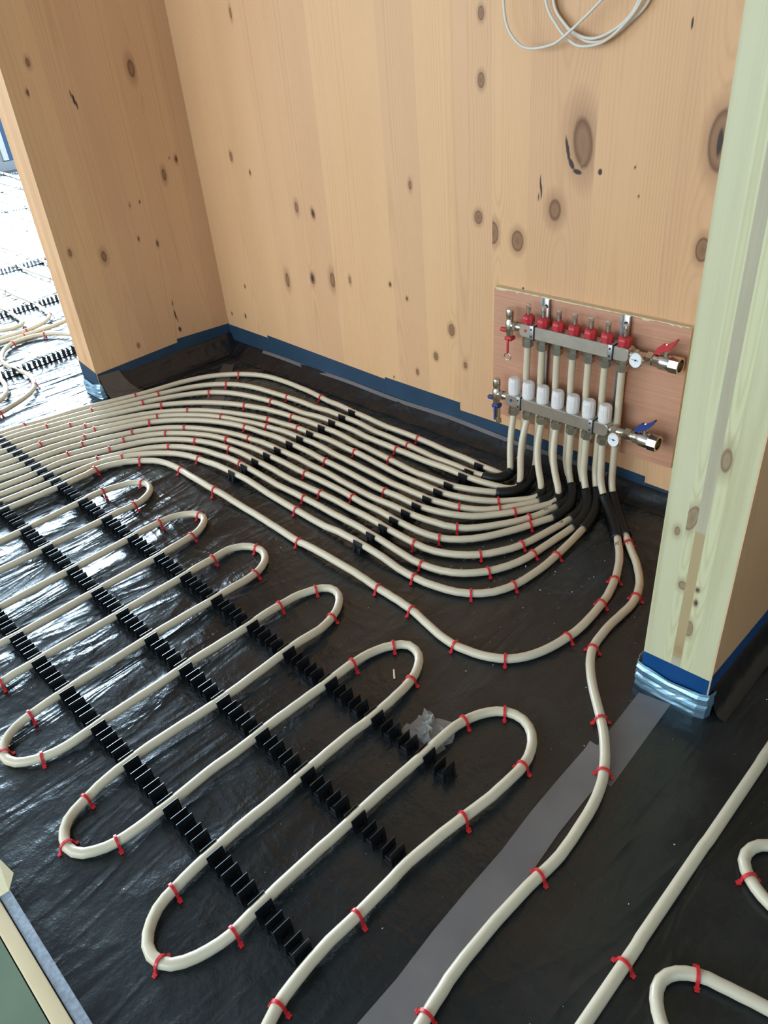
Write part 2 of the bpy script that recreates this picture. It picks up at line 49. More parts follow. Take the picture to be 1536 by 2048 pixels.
 'b7': [(-1022,1542,13),(-1036,1516,13),(-1052,1490,13),(-1068,1465,13),(-1086,1441,13),(-1105,1418,13),(-1125,1395,13),(-1146,1373,15),(-1169,1354,18),(-1194,1338,21),(-1221,1325,23),(-1250,1316,24),(-1280,1311,24),(-1309,1308,24),(-1340,1308,24),(-1369,1310,23),(-1399,1312,20),(-1429,1314,16),(-1459,1316,13),(-1489,1316,13),(-1519,1318,13),(-1549,1320,13),(-1579,1322,13),(-1609,1324,13),(-1639,1325,13),(-1669,1326,13),(-1699,1327,13),(-1729,1327,13),(-1760,1326,16),(-1790,1325,20),(-1820,1323,23),(-1850,1322,24),(-1880,1322,24),(-1910,1322,24),(-1940,1322,24),(-1970,1322,23),(-2000,1323,20),(-2030,1323,16),(-2060,1322,13),(-2090,1319,13),(-2120,1316,13),(-2149,1310,13),(-2178,1304,13),(-2207,1296,13),(-2236,1287,12),(-2264,1276,12),(-2292,1264,12),(-2318,1250,12),(-2344,1235,12),(-2369,1218,12),(-2393,1201,12),(-2417,1182,12),(-2439,1162,12),(-2460,1140,12),(-2479,1117,12),(-2496,1092,12),(-2510,1066,12),(-2524,1039,12),(-2536,1011,12),(-2547,984,12),(-2558,955,12),(-2567,927,12),(-2576,898,13),(-2583,869,13),(-2587,839,15),(-2589,809,17),(-2590,779,20),(-2590,749,22),(-2591,719,24),(-2593,689,24),(-2597,659,24),(-2601,630,24),(-2606,600,24),(-2610,570,24),(-2614,540,24),(-2617,511,24),(-2621,481,24),(-2625,451,24),(-2629,421,24),(-2632,391,24),(-2636,362,24),(-2640,332,24),(-2644,302,24),(-2648,272,24),(-2651,242,24),(-2655,213,22),(-2659,183,18),(-2663,153,14),(-2666,123,13),(-2670,93,12),(-2674,64,12),(-2678,34,12),(-2681,4,12),(-2685,-26,12),(-2689,-56,12),(-2693,-85,12),(-2696,-115,12),(-2700,-145,12),(-2704,-175,12),(-2708,-205,12),(-2711,-235,12),(-2715,-264,12),(-2719,-294,12)],
 'b8': [(-991,1552,13),(-998,1522,13),(-1006,1494,13),(-1018,1466,13),(-1031,1439,13),(-1047,1413,13),(-1064,1389,13),(-1082,1364,13),(-1102,1341,13),(-1123,1320,13),(-1148,1303,15),(-1174,1288,18),(-1203,1278,22),(-1232,1271,23),(-1262,1266,24),(-1292,1264,24),(-1322,1263,24),(-1352,1263,24),(-1382,1263,22),(-1412,1265,18),(-1442,1267,15),(-1472,1269,13),(-1502,1270,13),(-1532,1271,13),(-1562,1272,13),(-1593,1274,13),(-1623,1277,13),(-1653,1279,13),(-1683,1280,13),(-1713,1280,13),(-1743,1279,14),(-1773,1277,18),(-1803,1275,22),(-1833,1272,23),(-1863,1271,24),(-1893,1270,24),(-1923,1270,24),(-1954,1269,23),(-1984,1269,22),(-2014,1269,18),(-2044,1268,14),(-2074,1266,13),(-2104,1261,13),(-2133,1254,13),(-2162,1247,13),(-2191,1238,13),(-2220,1228,12),(-2248,1217,12),(-2275,1205,12),(-2302,1190,12),(-2327,1175,12),(-2352,1158,12),(-2376,1139,12),(-2398,1119,12),(-2418,1096,12),(-2436,1072,12),(-2453,1047,12),(-2467,1021,12),(-2481,994,12),(-2494,966,12),(-2506,939,12),(-2517,911,12),(-2526,882,13),(-2534,853,14),(-2539,823,16),(-2542,793,19),(-2542,763,21),(-2542,733,23),(-2542,703,24),(-2544,673,24),(-2547,643,24),(-2553,613,24),(-2559,584,24),(-2564,554,24),(-2568,524,24),(-2572,495,24),(-2577,465,24),(-2581,435,24),(-2586,405,24),(-2590,375,24),(-2595,346,24),(-2599,316,24),(-2603,286,24),(-2608,256,24),(-2612,226,23),(-2617,196,20),(-2621,167,16),(-2626,137,13),(-2630,107,12),(-2635,77,12),(-2639,47,12),(-2643,18,12),(-2648,-12,12),(-2652,-42,12),(-2657,-72,12),(-2661,-102,12),(-2666,-131,12),(-2670,-161,12),(-2674,-191,12),(-2679,-221,12),(-2683,-251,12),(-2688,-280,12),(-2692,-310,12)],
 'b9': [(-971,1504,12),(-982,1476,13),(-993,1448,13),(-1004,1420,13),(-1017,1393,13),(-1031,1366,13),(-1045,1340,13),(-1062,1314,13),(-1080,1291,13),(-1102,1270,13),(-1126,1252,13),(-1152,1237,15),(-1180,1225,19),(-1209,1218,22),(-1239,1215,24),(-1269,1215,24),(-1299,1216,24),(-1329,1217,24),(-1359,1220,23),(-1389,1222,21),(-1419,1225,17),(-1449,1228,14),(-1479,1231,13),(-1509,1233,13),(-1540,1235,13),(-1570,1236,13),(-1600,1236,13),(-1630,1236,13),(-1660,1236,13),(-1690,1235,13),(-1720,1234,13),(-1750,1232,15),(-1780,1229,19),(-1810,1227,22),(-1840,1225,24),(-1871,1224,24),(-1901,1224,24),(-1931,1224,24),(-1961,1224,23),(-1991,1224,21),(-2021,1224,17),(-2051,1223,14),(-2081,1220,13),(-2111,1215,13),(-2141,1209,13),(-2170,1202,13),(-2198,1193,13),(-2227,1182,12),(-2254,1169,12),(-2280,1154,12),(-2305,1138,12),(-2330,1120,12),(-2353,1101,12),(-2374,1079,12),(-2393,1056,12),(-2409,1031,12),(-2423,1004,12),(-2436,977,12),(-2447,949,12),(-2458,921,12),(-2468,892,13),(-2476,863,14),(-2482,834,15),(-2486,804,18),(-2488,774,20),(-2489,744,23),(-2490,714,24),(-2492,684,24),(-2496,654,24),(-2501,624,24),(-2506,594,24),(-2512,565,24),(-2516,535,24),(-2521,505,24),(-2526,476,24),(-2531,446,24),(-2536,416,24),(-2541,386,24),(-2546,357,24),(-2551,327,24),(-2556,297,24),(-2561,267,24),(-2566,238,24),(-2571,208,21),(-2576,178,17),(-2581,149,14),(-2585,119,12),(-2590,89,12),(-2595,59,12),(-2600,30,12),(-2605,0,12),(-2610,-30,12),(-2615,-59,12),(-2620,-89,12),(-2625,-119,12),(-2630,-149,12),(-2635,-178,12),(-2640,-208,12),(-2645,-238,12),(-2650,-268,12),(-2654,-297,12),(-2659,-327,12)],
 'b10': [(-927,1527,12),(-931,1497,12),(-936,1468,12),(-941,1438,12),(-946,1409,12),(-952,1380,12),(-960,1351,12),(-971,1323,12),(-985,1296,13),(-1001,1271,13),(-1020,1248,13),(-1042,1228,13),(-1067,1211,13),(-1093,1197,13),(-1121,1186,13),(-1150,1178,15),(-1179,1173,19),(-1209,1170,22),(-1239,1169,24),(-1269,1170,24),(-1298,1172,24),(-1328,1174,24),(-1358,1176,23),(-1388,1179,21),(-1418,1182,17),(-1447,1184,14),(-1477,1186,13),(-1507,1188,13),(-1537,1188,13),(-1567,1187,13),(-1597,1187,13),(-1627,1185,13),(-1656,1184,13),(-1686,1183,13),(-1716,1181,13),(-1746,1180,15),(-1776,1178,18),(-1806,1177,22),(-1836,1176,24),(-1866,1176,24),(-1896,1175,24),(-1925,1175,24),(-1955,1176,23),(-1985,1178,21),(-2015,1179,18),(-2045,1180,14),(-2075,1178,13),(-2104,1173,13),(-2133,1167,13),(-2162,1158,13),(-2190,1148,13),(-2218,1136,12),(-2244,1123,12),(-2270,1107,12),(-2294,1090,12),(-2317,1070,12),(-2338,1049,12),(-2356,1025,12),(-2372,1000,12),(-2385,973,12),(-2398,946,12),(-2409,918,12),(-2419,890,13),(-2429,862,14),(-2436,833,16),(-2442,804,18),(-2446,774,20),(-2447,744,23),(-2446,714,24),(-2445,684,24),(-2446,654,24),(-2447,624,24),(-2450,595,24),(-2453,565,24),(-2456,535,24),(-2458,505,24),(-2461,476,24),(-2463,446,24),(-2465,416,24),(-2468,386,24),(-2470,356,24),(-2473,327,24),(-2475,297,24),(-2478,267,24),(-2480,237,24),(-2483,207,21),(-2485,178,17),(-2488,148,14),(-2490,118,12),(-2492,88,12),(-2495,58,12),(-2497,29,12),(-2500,-1,12),(-2502,-31,12),(-2505,-61,12),(-2507,-91,12),(-2510,-120,12),(-2512,-150,12),(-2515,-180,12),(-2517,-210,12),(-2519,-240,12),(-2522,-270,12),(-2524,-299,12),(-2527,-329,12),(-2529,-359,12)],
 'b11': [(-899,1495,12),(-901,1465,12),(-904,1435,12),(-906,1406,12),(-909,1376,12),(-911,1346,12),(-915,1316,12),(-922,1287,12),(-932,1259,12),(-945,1232,12),(-960,1206,12),(-979,1183,13),(-1001,1162,13),(-1026,1146,13),(-1053,1134,13),(-1082,1126,13),(-1111,1122,13),(-1141,1119,14),(-1171,1118,18),(-1201,1118,21),(-1231,1119,23),(-1261,1121,24),(-1291,1123,24),(-1321,1124,24),(-1351,1126,24),(-1380,1128,22),(-1410,1131,18),(-1440,1134,15),(-1470,1135,13),(-1500,1136,13),(-1530,1137,13),(-1560,1137,13),(-1590,1137,13),(-1620,1136,13),(-1650,1136,13),(-1679,1135,13),(-1709,1134,13),(-1739,1132,14),(-1769,1131,18),(-1799,1129,21),(-1829,1129,23),(-1859,1129,24),(-1889,1130,24),(-1919,1130,24),(-1949,1131,24),(-1979,1131,22),(-2009,1131,19),(-2038,1129,15),(-2068,1126,13),(-2098,1122,13),(-2127,1115,13),(-2156,1106,13),(-2183,1095,13),(-2210,1082,13),(-2236,1067,12),(-2260,1049,12),(-2282,1028,12),(-2301,1006,12),(-2318,981,12),(-2332,954,12),(-2345,927,12),(-2356,900,13),(-2367,872,13),(-2377,843,15),(-2385,815,17),(-2391,785,20),(-2394,756,22),(-2395,726,23),(-2395,696,24),(-2395,666,24),(-2396,636,24),(-2398,606,24),(-2401,576,24),(-2404,546,24),(-2407,517,24),(-2410,487,24),(-2413,457,24),(-2416,427,24),(-2419,397,24),(-2421,368,24),(-2424,338,24),(-2427,308,24),(-2430,278,24),(-2433,248,24),(-2435,219,22),(-2438,189,19),(-2441,159,15),(-2444,129,13),(-2447,99,12),(-2449,70,12),(-2452,40,12),(-2455,10,12),(-2458,-20,12),(-2461,-50,12),(-2464,-79,12),(-2466,-109,12),(-2469,-139,12),(-2472,-169,12),(-2475,-199,12),(-2478,-228,12),(-2480,-258,12),(-2483,-288,12),(-2486,-318,12),(-2489,-348,12),(-2492,-377,12)],
 'b12': [(-872,1508,12),(-869,1478,12),(-866,1448,12),(-864,1418,12),(-862,1388,12),(-861,1358,12),(-860,1327,12),(-861,1297,12),(-864,1267,12),(-867,1238,12),(-873,1208,12),(-883,1180,12),(-897,1153,12),(-917,1130,12),(-940,1111,12),(-966,1096,12),(-994,1085,13),(-1023,1078,13),(-1052,1072,13),(-1082,1070,13),(-1112,1069,13),(-1143,1069,14),(-1173,1070,18),(-1203,1071,22),(-1233,1072,23),(-1263,1073,24),(-1293,1074,24),(-1323,1075,24),(-1353,1075,23),(-1383,1076,22),(-1413,1076,18),(-1443,1076,14),(-1473,1077,13),(-1504,1077,13),(-1534,1078,13),(-1564,1079,13),(-1594,1079,13),(-1624,1080,13),(-1654,1081,13),(-1684,1082,13),(-1714,1083,13),(-1744,1084,15),(-1774,1084,18),(-1804,1083,22),(-1834,1083,24),(-1865,1082,24),(-1895,1081,24),(-1925,1080,24),(-1955,1079,23),(-1985,1079,21),(-2015,1078,18),(-2045,1076,14),(-2075,1073,13),(-2105,1069,13),(-2134,1062,13),(-2162,1052,13),(-2190,1040,13),(-2216,1025,12),(-2240,1007,12),(-2262,987,12),(-2283,965,12),(-2302,941,12),(-2318,916,12),(-2332,890,13),(-2342,861,14),(-2346,831,16),(-2346,801,18),(-2343,771,21),(-2340,741,23),(-2339,711,24),(-2340,681,24),(-2343,651,24),(-2346,621,24),(-2349,591,24),(-2352,562,24),(-2355,532,24),(-2358,502,24),(-2361,472,24),(-2364,442,24),(-2367,412,24),(-2370,382,24),(-2373,352,24),(-2376,322,24),(-2379,292,24),(-2382,262,24),(-2385,232,23),(-2388,202,20),(-2391,172,17),(-2394,142,13),(-2397,112,12),(-2400,83,12),(-2403,53,12),(-2406,23,12),(-2409,-7,12),(-2412,-37,12),(-2415,-67,12),(-2418,-97,12),(-2421,-127,12),(-2424,-157,12),(-2427,-187,12),(-2430,-217,12),(-2433,-247,12),(-2436,-277,12),(-2439,-307,12),(-2443,-337,12),(-2446,-367,12),(-2449,-396,12)],
 'q1': [(-215,1316,12),(-215,1301,12),(-214,1286,12),(-214,1271,12),(-214,1256,12),(-214,1241,12),(-213,1226,12),(-213,1211,12),(-213,1196,12),(-212,1181,12),(-212,1166,12),(-212,1151,12),(-211,1136,12),(-211,1122,12),(-211,1107,12),(-211,1092,12),(-210,1077,12),(-210,1062,12),(-210,1047,12),(-210,1032,12),(-210,1017,12),(-210,1002,12),(-210,987,12),(-210,972,12),(-210,957,12),(-210,942,12),(-210,927,12),(-210,913,12),(-210,898,12),(-210,883,12),(-210,868,12),(-211,853,12),(-211,838,12),(-211,823,12),(-211,808,12),(-211,793,12),(-211,778,12),(-211,763,12),(-211,748,12),(-211,733,12),(-211,719,12),(-211,704,12),(-211,689,12),(-211,674,12),(-211,659,12),(-211,644,12),(-210,629,12),(-210,614,12),(-210,599,12),(-210,584,12),(-210,569,12),(-210,554,12),(-210,539,12),(-210,524,12),(-210,510,12),(-210,495,12),(-210,480,12),(-210,465,12),(-210,450,12),(-210,435,12),(-210,420,12),(-209,405,12),(-209,390,12),(-208,375,12),(-208,360,12)],
 'q2': [(-119,935,12),(-131,926,12),(-143,915,12),(-150,902,12),(-153,886,12),(-150,871,12),(-141,858,12),(-130,848,12),(-117,839,12),(-103,832,12),(-88,827,12),(-73,822,12)],
 'q3': [(-118,549,12),(-131,557,12),(-142,568,12),(-151,580,12),(-157,593,12),(-159,608,12),(-155,622,12),(-147,634,12),(-136,644,12),(-123,652,12),(-109,658,12),(-95,661,12),(-80,665,12),(-66,668,12),(-51,672,12),(-36,675,12),(-22,678,12),(-7,681,12)],
 'fa': [(-3664,1377,17),(-3712,1361,17),(-3756,1337,17),(-3792,1301,17),(-3817,1257,17),(-3826,1208,17),(-3820,1158,17),(-3796,1114,17),(-3759,1080,17),(-3717,1053,17),(-3671,1030,17),(-3624,1014,17),(-3574,1008,17),(-3523,1009,17),(-3473,1013,17),(-3423,1018,17),(-3372,1021,17),(-3322,1018,17),(-3272,1010,17),(-3224,994,17),(-3180,970,17),(-3142,937,17),(-3113,896,17),(-3090,851,17),(-3070,805,17),(-3055,756,17),(-2960,525,17),(-2827,202,20)],
 'fb': [(-3895,1472,17),(-3881,1424,17),(-3872,1374,17),(-3871,1323,17),(-3872,1272,17),(-3873,1222,17),(-3876,1171,17),(-3881,1120,17),(-3890,1071,17),(-3917,822,17),(-3956,474,17)],
 'fc': [(-4923,1497,17),(-4873,1495,17),(-4822,1494,17),(-4771,1493,17),(-4720,1492,17),(-4669,1491,17),(-4618,1489,17),(-4567,1488,17),(-4516,1487,17),(-4465,1488,17),(-4414,1489,17),(-4364,1489,17),(-4313,1486,17),(-4262,1480,17),(-4212,1473,17),(-4161,1467,17),(-4111,1461,17),(-4062,1448,17),(-4018,1422,17),(-3982,1386,17),(-3955,1343,17),(-3940,1295,17),(-3934,1244,17),(-3933,1193,17),(-3937,1143,17),(-3945,1093,17)],
 'fd': [(-4542,1337,17),(-4491,1337,17),(-4439,1338,17),(-4388,1337,17),(-4336,1336,17),(-4285,1333,17),(-4234,1330,17),(-4183,1326,17),(-4131,1321,17),(-4081,1311,17),(-4040,1281,17),(-4031,1232,17),(-4053,1186,17),(-4088,1149,17),(-4173,913,17),(-4291,584,17)],
 'fe': [(-3475,923,17),(-3425,923,17),(-3375,919,17),(-3327,909,17),(-3279,894,17),(-3234,873,17),(-3195,843,17),(-3168,801,17),(-2976,641,17),(-2708,416,24)],
 'ff': [(-7280,1812,17),(-5681,1774,17),(-5631,1773,17),(-5582,1772,17),(-5532,1771,17),(-5482,1770,17),(-5433,1768,17),(-5383,1767,17),(-5334,1766,17),(-5284,1765,17),(-5235,1765,17),(-5185,1765,17),(-5136,1765,17),(-5086,1765,17),(-5037,1765,17),(-4987,1764,17),(-4937,1764,17),(-4888,1765,17),(-4838,1765,17),(-4789,1765,17),(-4739,1766,17),(-4690,1767,17),(-4640,1767,17),(-4090,1774,17)],
 'fg': [(-7551,1836,17),(-5952,1912,17),(-5902,1914,17),(-5853,1917,17),(-5803,1919,17),(-5753,1921,17),(-5703,1923,17),(-5653,1923,17),(-5603,1923,17),(-5553,1923,17),(-5503,1923,17),(-5453,1922,17),(-5403,1921,17),(-5353,1921,17),(-5303,1920,17),(-5253,1919,17),(-5204,1918,17),(-5154,1917,17),(-5104,1916,17),(-5054,1915,17),(-4504,1905,17)],
 'fh': [(-8606,2339,17),(-7006,2315,17),(-6957,2315,17),(-6907,2315,17),(-6857,2314,17),(-6808,2313,17),(-6758,2311,17),(-6709,2309,17),(-6659,2307,17),(-6610,2304,17),(-6560,2302,17),(-6511,2300,17),(-6461,2297,17),(-6411,2294,17),(-6362,2291,17),(-6312,2288,17),(-6263,2285,17),(-6213,2282,17),(-6164,2278,17),(-6115,2275,17),(-6065,2272,17),(-6016,2269,17),(-5467,2233,17)],
 'fi': [(-9133,2671,17),(-7539,2526,17),(-7490,2522,17),(-7440,2517,17),(-7390,2513,17),(-7340,2508,17),(-7291,2504,17),(-7241,2499,17),(-7191,2495,17),(-7141,2491,17),(-7092,2487,17),(-7042,2483,17),(-6992,2479,17),(-6942,2475,17),(-6892,2471,17),(-6843,2468,17),(-6793,2464,17),(-6743,2460,17),(-6693,2456,17),(-6644,2452,17),(-6594,2448,17),(-6544,2444,17),(-6494,2440,17),(-6444,2436,17),(-5896,2391,17)],
 'fj': [(-9523,2697,17),(-7923,2678,17),(-7873,2678,17),(-7824,2677,17),(-7775,2676,17),(-7725,2676,17),(-7676,2675,17),(-7627,2674,17),(-7578,2673,17),(-7528,2672,17),(-7479,2671,17),(-7430,2670,17),(-7381,2668,17),(-7331,2665,17),(-7282,2662,17),(-7233,2659,17),(-7184,2655,17),(-7135,2651,17),(-7086,2647,17),(-7036,2642,17),(-6987,2638,17),(-6938,2634,17),(-6390,2586,17)],
 'fk': [(-10047,3007,17),(-8452,2887,17),(-8401,2884,17),(-8350,2880,17),(-8300,2876,17),(-8249,2872,17),(-8198,2869,17),(-8147,2866,17),(-8096,2863,17),(-8046,2861,17),(-7995,2859,17),(-7944,2857,17),(-7893,2855,17),(-7842,2853,17),(-7791,2850,17),(-7741,2848,17),(-7690,2844,17),(-7639,2841,17),(-7588,2837,17),(-7537,2834,17),(-7487,2830,17),(-6938,2791,17)],
 'fl': [(-10548,3152,17),(-8950,3084,17),(-8900,3082,17),(-8850,3080,17),(-8800,3078,17),(-8750,3076,17),(-8700,3074,17),(-8651,3072,17),(-8601,3070,17),(-8551,3068,17),(-8501,3066,17),(-8451,3063,17),(-8401,3060,17),(-8352,3057,17),(-8302,3054,17),(-8252,3050,17),(-8202,3046,17),(-8153,3042,17),(-8103,3038,17),(-8053,3035,17),(-8003,3031,17),(-7455,2988,17)],
 'fm': [(-11151,3353,17),(-9551,3322,17),(-9501,3322,17),(-9451,3321,17),(-9401,3320,17),(-9351,3318,17),(-9301,3316,17),(-9252,3314,17),(-9202,3311,17),(-9152,3308,17),(-9102,3305,17),(-9052,3302,17),(-9002,3298,17),(-8952,3293,17),(-8902,3288,17),(-8853,3282,17),(-8803,3277,17),(-8753,3270,17),(-8704,3264,17),(-8654,3258,17),(-8605,3252,17),(-8059,3186,17)],
}
STAPLES = {
 'b1': [(-1583,1623,13,179),(-2101,1640,13,173),(-2563,1586,12,-144),(-2750,1205,12,-108),(-2853,792,19,-95)],
 'b2': [(-1578,1568,13,177),(-2214,1564,12,-175),(-2523,1495,12,-148),(-2679,1269,12,-112),(-2768,1025,12,-108)],
 'b3': [(-1589,1525,13,-179),(-2236,1503,12,-174),(-2516,1406,12,-140),(-2660,1188,12,-113),(-2777,844,15,-100)],
 'b4': [(-1559,1463,13,176),(-2067,1468,13,-177),(-2297,1420,12,-159),(-2578,1222,12,-128),(-2719,910,12,-105)],
 'b5': [(-1136,1482,14,-137),(-1689,1428,13,179),(-1964,1411,23,-180),(-2123,1400,13,-168),(-2447,1260,12,-142),(-2659,942,12,-109)],
 'b6': [(-1110,1454,13,-128),(-1198,1381,21,-154),(-2081,1362,13,-172),(-2289,1306,12,-158),(-2499,1157,12,-129),(-2605,952,12,-111),(-2643,761,21,-91)],
 'b7': [(-1067,1467,13,-125),(-1435,1314,15,177),(-1722,1327,13,180),(-2146,1311,13,-169),(-2482,1112,12,-124),(-2576,897,13,-104)],
 'b8': [(-1017,1468,13,-114),(-1144,1306,15,-145),(-2063,1267,13,-175),(-2332,1171,12,-146),(-2463,1028,12,-119),(-2531,866,13,-105)],
 'b9': [(-996,1441,13,-113),(-1149,1238,15,-152),(-1492,1232,13,176),(-1716,1234,13,-177),(-2119,1213,13,-169),(-2123,1213,13,-169),(-2350,1103,12,-138),(-2435,978,12,-114),(-2487,791,19,-93)],
 'b10': [(-959,1354,12,-107),(-1018,1251,13,-132),(-1181,1172,19,-173),(-1588,1187,13,-178),(-2056,1179,13,-176),(-2210,1139,13,-157),(-2412,910,12,-110)],
 'b11': [(-912,1340,12,-98),(-958,1209,12,-123),(-1109,1122,13,-173),(-1608,1136,13,-179),(-1924,1130,24,179),(-2252,1055,12,-143),(-2376,844,15,-107)],
 'b12': [(-861,1372,12,-88),(-874,1205,12,-106),(-936,1114,12,-142),(-1087,1069,13,-177),(-1575,1079,13,179),(-2087,1072,13,-171),(-2322,910,12,-117)],
 'r': [(-694,1379,12,-71),(-672,1282,12,-83),(-669,1134,12,-99),(-736,989,12,-143),(-848,950,12,-176),(-1006,973,13,172),(-1129,979,13,180),(-1445,979,14,178),(-1857,981,24,-178),(-2073,991,13,178),(-2247,937,12,-138),(-2308,801,18,-78)],
 't': [(-745,1533,12,132),(-622,1354,12,104),(-606,1139,12,108),(-486,977,12,131),(-415,871,12,114),(-386,623,12,82),(-383,336,12,99)],
 's': [(-552,193,19,-77),(-560,365,24,-93),(-546,616,24,-99),(-535,779,17,-82),(-644,867,12,31),(-690,791,16,80),(-690,211,21,87),(-744,104,12,22),(-829,183,18,-86),(-850,802,15,-74),(-957,857,12,56),(-981,750,21,90),(-989,163,15,73),(-1055,95,12,-4),(-1118,166,16,-81),(-1139,827,13,-69),(-1252,873,12,62),(-1270,769,18,93),(-1284,153,14,62),(-1359,100,12,-14),(-1412,183,18,-88),(-1427,810,14,-75),(-1519,886,12,10),(-1568,772,18,100),(-1564,180,18,86)],
 's2': [(-1713,797,15,-74),(-1792,878,12,8),(-1847,772,18,96)],
 's3': [(-1998,773,18,-77),(-2108,865,12,23),(-2153,749,21,92)],
 'q1': [(-210,592,12,-90)],
 'q2': [(-131,848,12,-39)],
 'q3': [(-124,652,12,27)],
 'fa': [(-3794,1297,17,-123),(-3811,1142,17,-61),(-3621,1014,17,-11),(-3211,987,17,-28),(-3063,779,17,-73)],
 'fb': [(-3873,1227,17,-92)],
 'fc': [(-4063,1448,17,-21),(-3936,1263,17,-84),(-4728,1492,17,-1)],
 'fg': [],
 'ff': [(-4722,1766,17,1)],
}

# ------------------------------------------------------------------ constants (metres)
YB, XL, YN = 1.771, -2.862, 1.125        # back wall face, left wall face, ends of the two flanking walls
PX0, PX1 = -0.484, -0.345                # right flanking wall
RP, ZP = 0.0100, 0.0115                  # pipe radius, pipe axis height

# ------------------------------------------------------------------ helpers
def mesh(name, V, F, mats=(), parent=None, smooth=False, fm=None):
    me = bpy.data.meshes.new(name); me.from_pydata([tuple(v) for v in V], [], F); me.update()
    for m in (mats if isinstance(mats, (list, tuple)) else [mats]): me.materials.append(m)
    if fm is not None: me.polygons.foreach_set('material_index', fm)
    if smooth: me.polygons.foreach_set('use_smooth', [True] * len(me.polygons))
    o = bpy.data.objects.new(name, me); COL.objects.link(o)
    if parent: o.parent = parent
    return o
def tag(o, label, cat, group=None, kind=None):
    o['label'] = label; o['category'] = cat
    if group: o['group'] = group
    if kind: o['kind'] = kind
    return o
def struct(o, label=None):
    o['kind'] = 'structure'
    if label: o['label'] = label
    return o
def empty(name, loc=(0, 0, 0), rz=0):
    o = bpy.data.objects.new(name, None); COL.objects.link(o); o.location = loc; o.rotation_euler = (0, 0, rz)
    o.empty_display_size = 0.02
    return o
class MB:
    def __init__(s): s.V = []; s.F = []; s.S = []; s.M = []; s.mi = 0
    def add(s, V, F, smooth=False):
        n = len(s.V); s.V += [tuple(v) for v in V]
        for f in F: s.F.append(tuple(i + n for i in f)); s.S.append(smooth); s.M.append(s.mi)
    def box(s, x0, x1, y0, y1, z0, z1, b=0):
        if b <= 0:
            V = [(x, y, z) for z in (z0, z1) for y in (y0, y1) for x in (x0, x1)]
            s.add(V, [(0, 2, 3, 1), (4, 5, 7, 6), (0, 1, 5, 4), (2, 6, 7, 3), (0, 4, 6, 2), (1, 3, 7, 5)]); return
        bm = bmesh.new(); bmesh.ops.create_cube(bm, size=1)
        for v in bm.verts: v.co = Vector(((x0 + x1) / 2 + v.co.x * (x1 - x0), (y0 + y1) / 2 + v.co.y * (y1 - y0), (z0 + z1) / 2 + v.co.z * (z1 - z0)))
        bmesh.ops.bevel(bm, geom=bm.edges[:], offset=b, segments=2, affect='EDGES', profile=.5)
        bm.verts.index_update()
        s.add([v.co[:] for v in bm.verts], [[v.index for v in f.verts] for f in bm.faces], True); bm.free()
    def tube(s, P, r, n=12, cap=True, a0=0, a1=2 * math.pi, n0=None, smooth=True):
        P = [Vector(p) for p in P]; full = abs(a1 - a0 - 2 * math.pi) < 1e-6
        T = [(P[min(i + 1, len(P) - 1)] - P[max(i - 1, 0)]).normalized() for i in range(len(P))]
        N = Vector(n0) if n0 else (Vector((0, 0, 1)) if abs(T[0].z) < .9 else Vector((0, -1, 0)))
        V = []; m = n if full else n + 1
        for i, p in enumerate(P):
            N = (N - T[i] * N.dot(T[i])).normalized(); Bn = T[i].cross(N)
            rr = r[i] if isinstance(r, (list, tuple)) else r
            for k in range(m):
                a = a0 + (a1 - a0) * k / n
                V.append(p + N * (math.cos(a) * rr) + Bn * (math.sin(a) * rr))
        F = []
        for i in range(len(P) - 1):
            for k in range(n if full else n):
                k2 = (k + 1) % m
                F.append((i * m + k, i * m + k2, (i + 1) * m + k2, (i + 1) * m + k))
        s.add(V, F, smooth)
        if cap and full:
            s.add(V[:m], [tuple(range(m))[::-1]]); s.add(V[-m:], [tuple(range(m))])
    def cyl(s, p, q, r, n=16, r2=None): s.tube([p, q], [r, r if r2 is None else r2], n)
    def hexnut(s, p, q, r): s.tube([p, q], r, 6, smooth=False)
    def lathe(s, c, axis, prof, n=20, smooth=True):
        c = Vector(c); a = Vector(axis).normalized()
        u = a.orthogonal().normalized(); v = a.cross(u); V = []; F = []
        for h, r in prof:
            for k in range(n):
                t = 2 * math.pi * k / n; V.append(c + a * h + (u * math.cos(t) + v * math.sin(t)) * max(r, 1e-5))
        for i in range(len(prof) - 1):
            for k in range(n): F.append((i * n + k, i * n + (k + 1) % n, (i + 1) * n + (k + 1) % n, (i + 1) * n + k))
        s.add(V, F, smooth); s.add(V[:n], [tuple(range(n))[::-1]]); s.add(V[-n:], [tuple(range(n))])
    def prism(s, poly, y0, y1):       # polygon in XZ extruded along Y
        n = len(poly); V = [(x, y0, z) for x, z in poly] + [(x, y1, z) for x, z in poly]
        F = [tuple(range(n)), tuple(range(n, 2 * n))[::-1]] + [(i + n, (i + 1) % n + n, (i + 1) % n, i) for i in range(n)]
        s.add(V, F)
    def build(s, name, mats, parent=None):
        o = mesh(name, s.V, s.F, mats, parent, fm=s.M); o.data.polygons.foreach_set('use_smooth', s.S)
        return o
def box_obj(name, x0, x1, y0, y1, z0, z1, mat, parent=None, b=0):
    m = MB(); m.box(x0, x1, y0, y1, z0, z1, b); return m.build(name, mat, parent)

